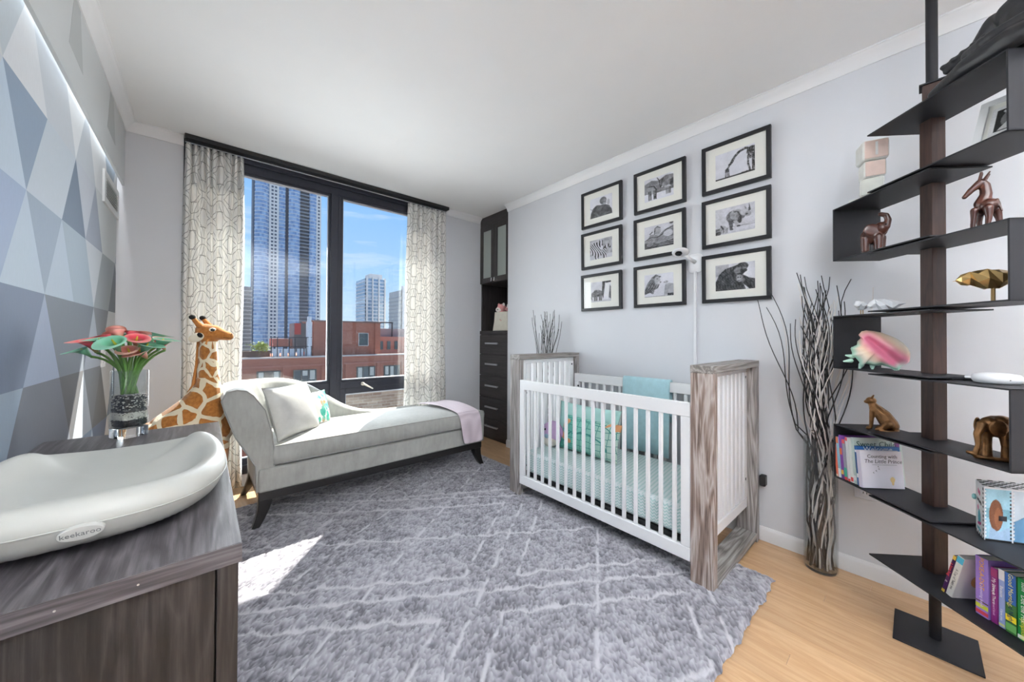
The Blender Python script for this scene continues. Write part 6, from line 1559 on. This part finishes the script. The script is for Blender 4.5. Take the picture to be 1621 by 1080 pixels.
SPL = ['black twig of the tall glass cylinder bending furthest left, towards the frames', 'tallest of the black twigs bending left out of the glass cylinder', 'black twig bending left, between the other two left-leaning ones',
       'black twig rising behind the steel shelf from the glass cylinder', 'white twig leaning furthest right, behind the steel shelf', 'white twig bending left out of the tall glass cylinder', 'short black twig leaning right, behind the steel shelf']
for k, (ty, tx, hz, m_) in enumerate(((.60, 2.36, 1.40, 'b'), (.545, 2.38, 1.46, 'b'), (.57, 2.40, 1.36, 'b'), (.20, 2.43, 1.48, 'b'), (.135, 2.455, 1.43, 'w'), (.52, 2.40, 1.30, 'w'), (.16, 2.445, 1.30, 'b'))):
    twig((TX+.02*math.cos(k), TY+.03*math.sin(k*2), .017), (TX, TY+(ty-TY)*.25, .75), (tx, ty, hz), .03, 300+k, tblk if m_ == 'b' else twht, 'wavy black twig in the tall glass cylinder beside the shelf' if m_ == 'b' else 'wavy white twig in the tall glass cylinder beside the shelf', GRB if m_ == 'b' else GRW, .004, 26, (TX, TY, TR-.006, THh+.01))['label'] = SPL[k]
# twigs in the corner beyond the crib
KX, KY = 2.365, 2.235
b = B(); b.lathe([(.055, 0), (.06, .01), (.045, .20), (.05, .42), (.045, .42), (.035, .02)], 28, (KX, KY, 0)); tag(b.build('floor_vase', M('vase_charcoal', (44, 44, 48), .35), smooth=False, ang=50), 'slim charcoal floor vase behind the far end of the crib', 'vase')
rr = random.Random(33)
for k in range(26):
    a = rr.uniform(0, 2*PI); p0 = Vector((KX+.02*math.cos(a), KY+.02*math.sin(a), .03))
    cl_ = (k % 3-1)*.075
    top = Vector((min(KX+rr.gauss(0, .03), 2.45), KY+cl_+rr.gauss(0, .035), rr.uniform(1.22, 1.45)))
    twig(p0, (KX+rr.gauss(0, .01), KY+cl_*.55+rr.gauss(0, .01), .72), top, .018, 500+k, tblk, 'thin black twig standing in the corner beyond the crib', 'black twigs in the corner vase', .0043, 22)
twig((KX, KY, .03), (KX, KY-.05, .75), (2.33, KY-.215, 1.32), .012, 777, tblk, 'black corner twig bending right, apart from the others beyond the crib', 'black twigs in the corner vase', .0043, 22)

# ================================================================== plush giraffe
gmat = bpy.data.materials.new('giraffe_plush'); t = NT(gmat); v = t.coord('Object'); sp = t.n('ShaderNodeSeparateXYZ', {0: v})
vw = t.n('ShaderNodeVectorMath', {0: v, 1: t.n('ShaderNodeVectorMath', {0: t.n('ShaderNodeTexNoise', {'Vector': v, 'Scale': 9.0, 'Detail': 2}).outputs['Color'], 'Scale': .05}, operation='SCALE').outputs[0]}, operation='ADD').outputs[0]
vs1 = t.n('ShaderNodeMapping', {'Vector': vw, 'Scale': (1, 1, .82)}).outputs[0]
big = t.n('ShaderNodeTexVoronoi', {'Vector': vs1, 'Scale': 10.5, 'Randomness': .8}, feature='DISTANCE_TO_EDGE').outputs['Distance']
sml = t.n('ShaderNodeTexVoronoi', {'Vector': vs1, 'Scale': 17, 'Randomness': .8}, feature='DISTANCE_TO_EDGE').outputs['Distance']
up = t.math('GREATER_THAN', sp.outputs[2], .93)
dd = t.math('ADD', t.math('MULTIPLY', big, t.math('SUBTRACT', 1.0, up)), t.math('MULTIPLY', sml, up))
mask = t.math('GREATER_THAN', dd, .10)
head = t.math('GREATER_THAN', sp.outputs[2], 1.148)
mask = t.math('MAXIMUM', mask, head)
fz = t.noise(v, 60, 3); fur = t.noise(v, 300, 2)
brn = t.ramp(fz, [(.3, lin((150, 92, 40))), (.7, lin((190, 126, 62)))])
t.out(t.bsdf(t.mix(mask, lin((240, 226, 196)), brn), .95, 0, .1, t.bump(fur, .5, .004), **{'Sheen Weight': .4}))
GX, GY = .025, 2.86
gr = thing('plush_giraffe', 'large plush giraffe standing between the dresser and the chaise', 'soft toy', (GX, GY, 0))
b = B()
W = lambda x, y, z, r: (GX+x, GY+y, z, r)
b.chain([W(.02, 0, .60, .115), W(-.13, .0, .60, .125), W(-.24, 0, .58, .110)])
b.chain([W(.02, 0, .62, .115), W(.012, 0, .75, .082), W(.006, 0, .88, .062), W(.004, 0, 1.0, .052), W(.002, 0, 1.12, .046), W(.0, 0, 1.17, .042)])
b.chain([W(-.01, 0, .86, .058), W(-.06, 0, .76, .075), W(-.15, 0, .64, .11)])
for x, y in ((.05, -.065), (.05, .065), (-.25, -.065), (-.25, .065)): b.chain([W(x, y, .52, .062), W(x, y, .28, .042), W(x, y, .04, .045)])
b.chain([W(-.010, 0, 1.195, .052), W(.025, -.012, 1.205, .047), W(.070, -.028, 1.188, .034), W(.098, -.038, 1.180, .028)])
b.ell((GX-.012, GY, 1.215), (.05, .046, .042))
o = b.build('body', gmat, gr, smooth=True); remesh(o, .008, 5)
fb_ = M('plush_black', (22, 20, 20), .95, bump=.5, bs=200, bd=.004); gb = M('plush_tan', (180, 116, 56), .95, bump=.4, bs=220, bd=.003); gc = M('plush_ivory', (240, 230, 208), .95, bump=.4, bs=220, bd=.003)
for y, x in ((-.030, -.040), (.036, .006)):
    b = B(); b.chain([(GX+x, GY+y, 1.245, .016), (GX+x-.025, GY+y*1.2, 1.282, .011)]); h_ = b.build('horn', gb, gr, smooth=True)
    b = B(); b.ell((GX+x-.031, GY+y*1.25, 1.292), (.016, .016, .015)); b.build('horn_tip', fb_, h_, smooth=True)
for sg in (-1, 1):
    b = B(); b.ell((GX-.052, GY+sg*.058, 1.172), (.040, .014, .026), Matrix.Rotation(-.35*sg, 3, 'Z')@Matrix.Rotation(-.45, 3, 'Y')); e1 = b.build('ear', gc, gr, smooth=True)
    b = B(); b.ell((GX-.036, GY+sg*.070, 1.186), (.012, .006, .016), Matrix.Rotation(-.5, 3, 'Y')); b.build('ear_lining', fb_, e1, smooth=True)
    b = B(); b.ell((GX+.022, GY-.012+sg*.042, 1.218), (.012, .008, .009)); b.build('eye', ey, gr, smooth=True)
    b = B(); b.ell((GX+.021, GY-.012+sg*.0395, 1.219), (.017, .007, .013)); b.build('eye_patch', gc, gr, smooth=True)
    b = B(); b.ell((GX+.112, GY-.042+sg*.014, 1.194), (.004, .003, .003)); b.build('nostril', fb_, gr, smooth=True)
b = B(); b.tube([(GX+.072, GY-.064, 1.172), (GX+.098, GY-.067, 1.168), (GX+.122, GY-.050, 1.170)], .0016, 6); b.build('mouth', M('stitch_dark', (70, 40, 20), .9), gr)
b = B(); b.ell((GX+.05, GY+.03, 1.172), (.020, .014, .015)); b.build('cheek_tuft', gc, gr, smooth=True)
b = B(); b.tube([(GX-.042, GY, 1.19), (GX-.044, GY, 1.1), (GX-.049, GY, 1.0), (GX-.064, GY, .88), (GX-.110, GY, .78), (GX-.16, GY, .735)], [.007, .009, .009, .010, .010, .007], 8); b.build('mane', gb, gr, smooth=True)
b = B(); b.tube([(GX-.345, GY, .62), (GX-.365, GY, .5), (GX-.36, GY, .38)], [.012, .008, .014], 8); b.build('tail', gb, gr, smooth=True)
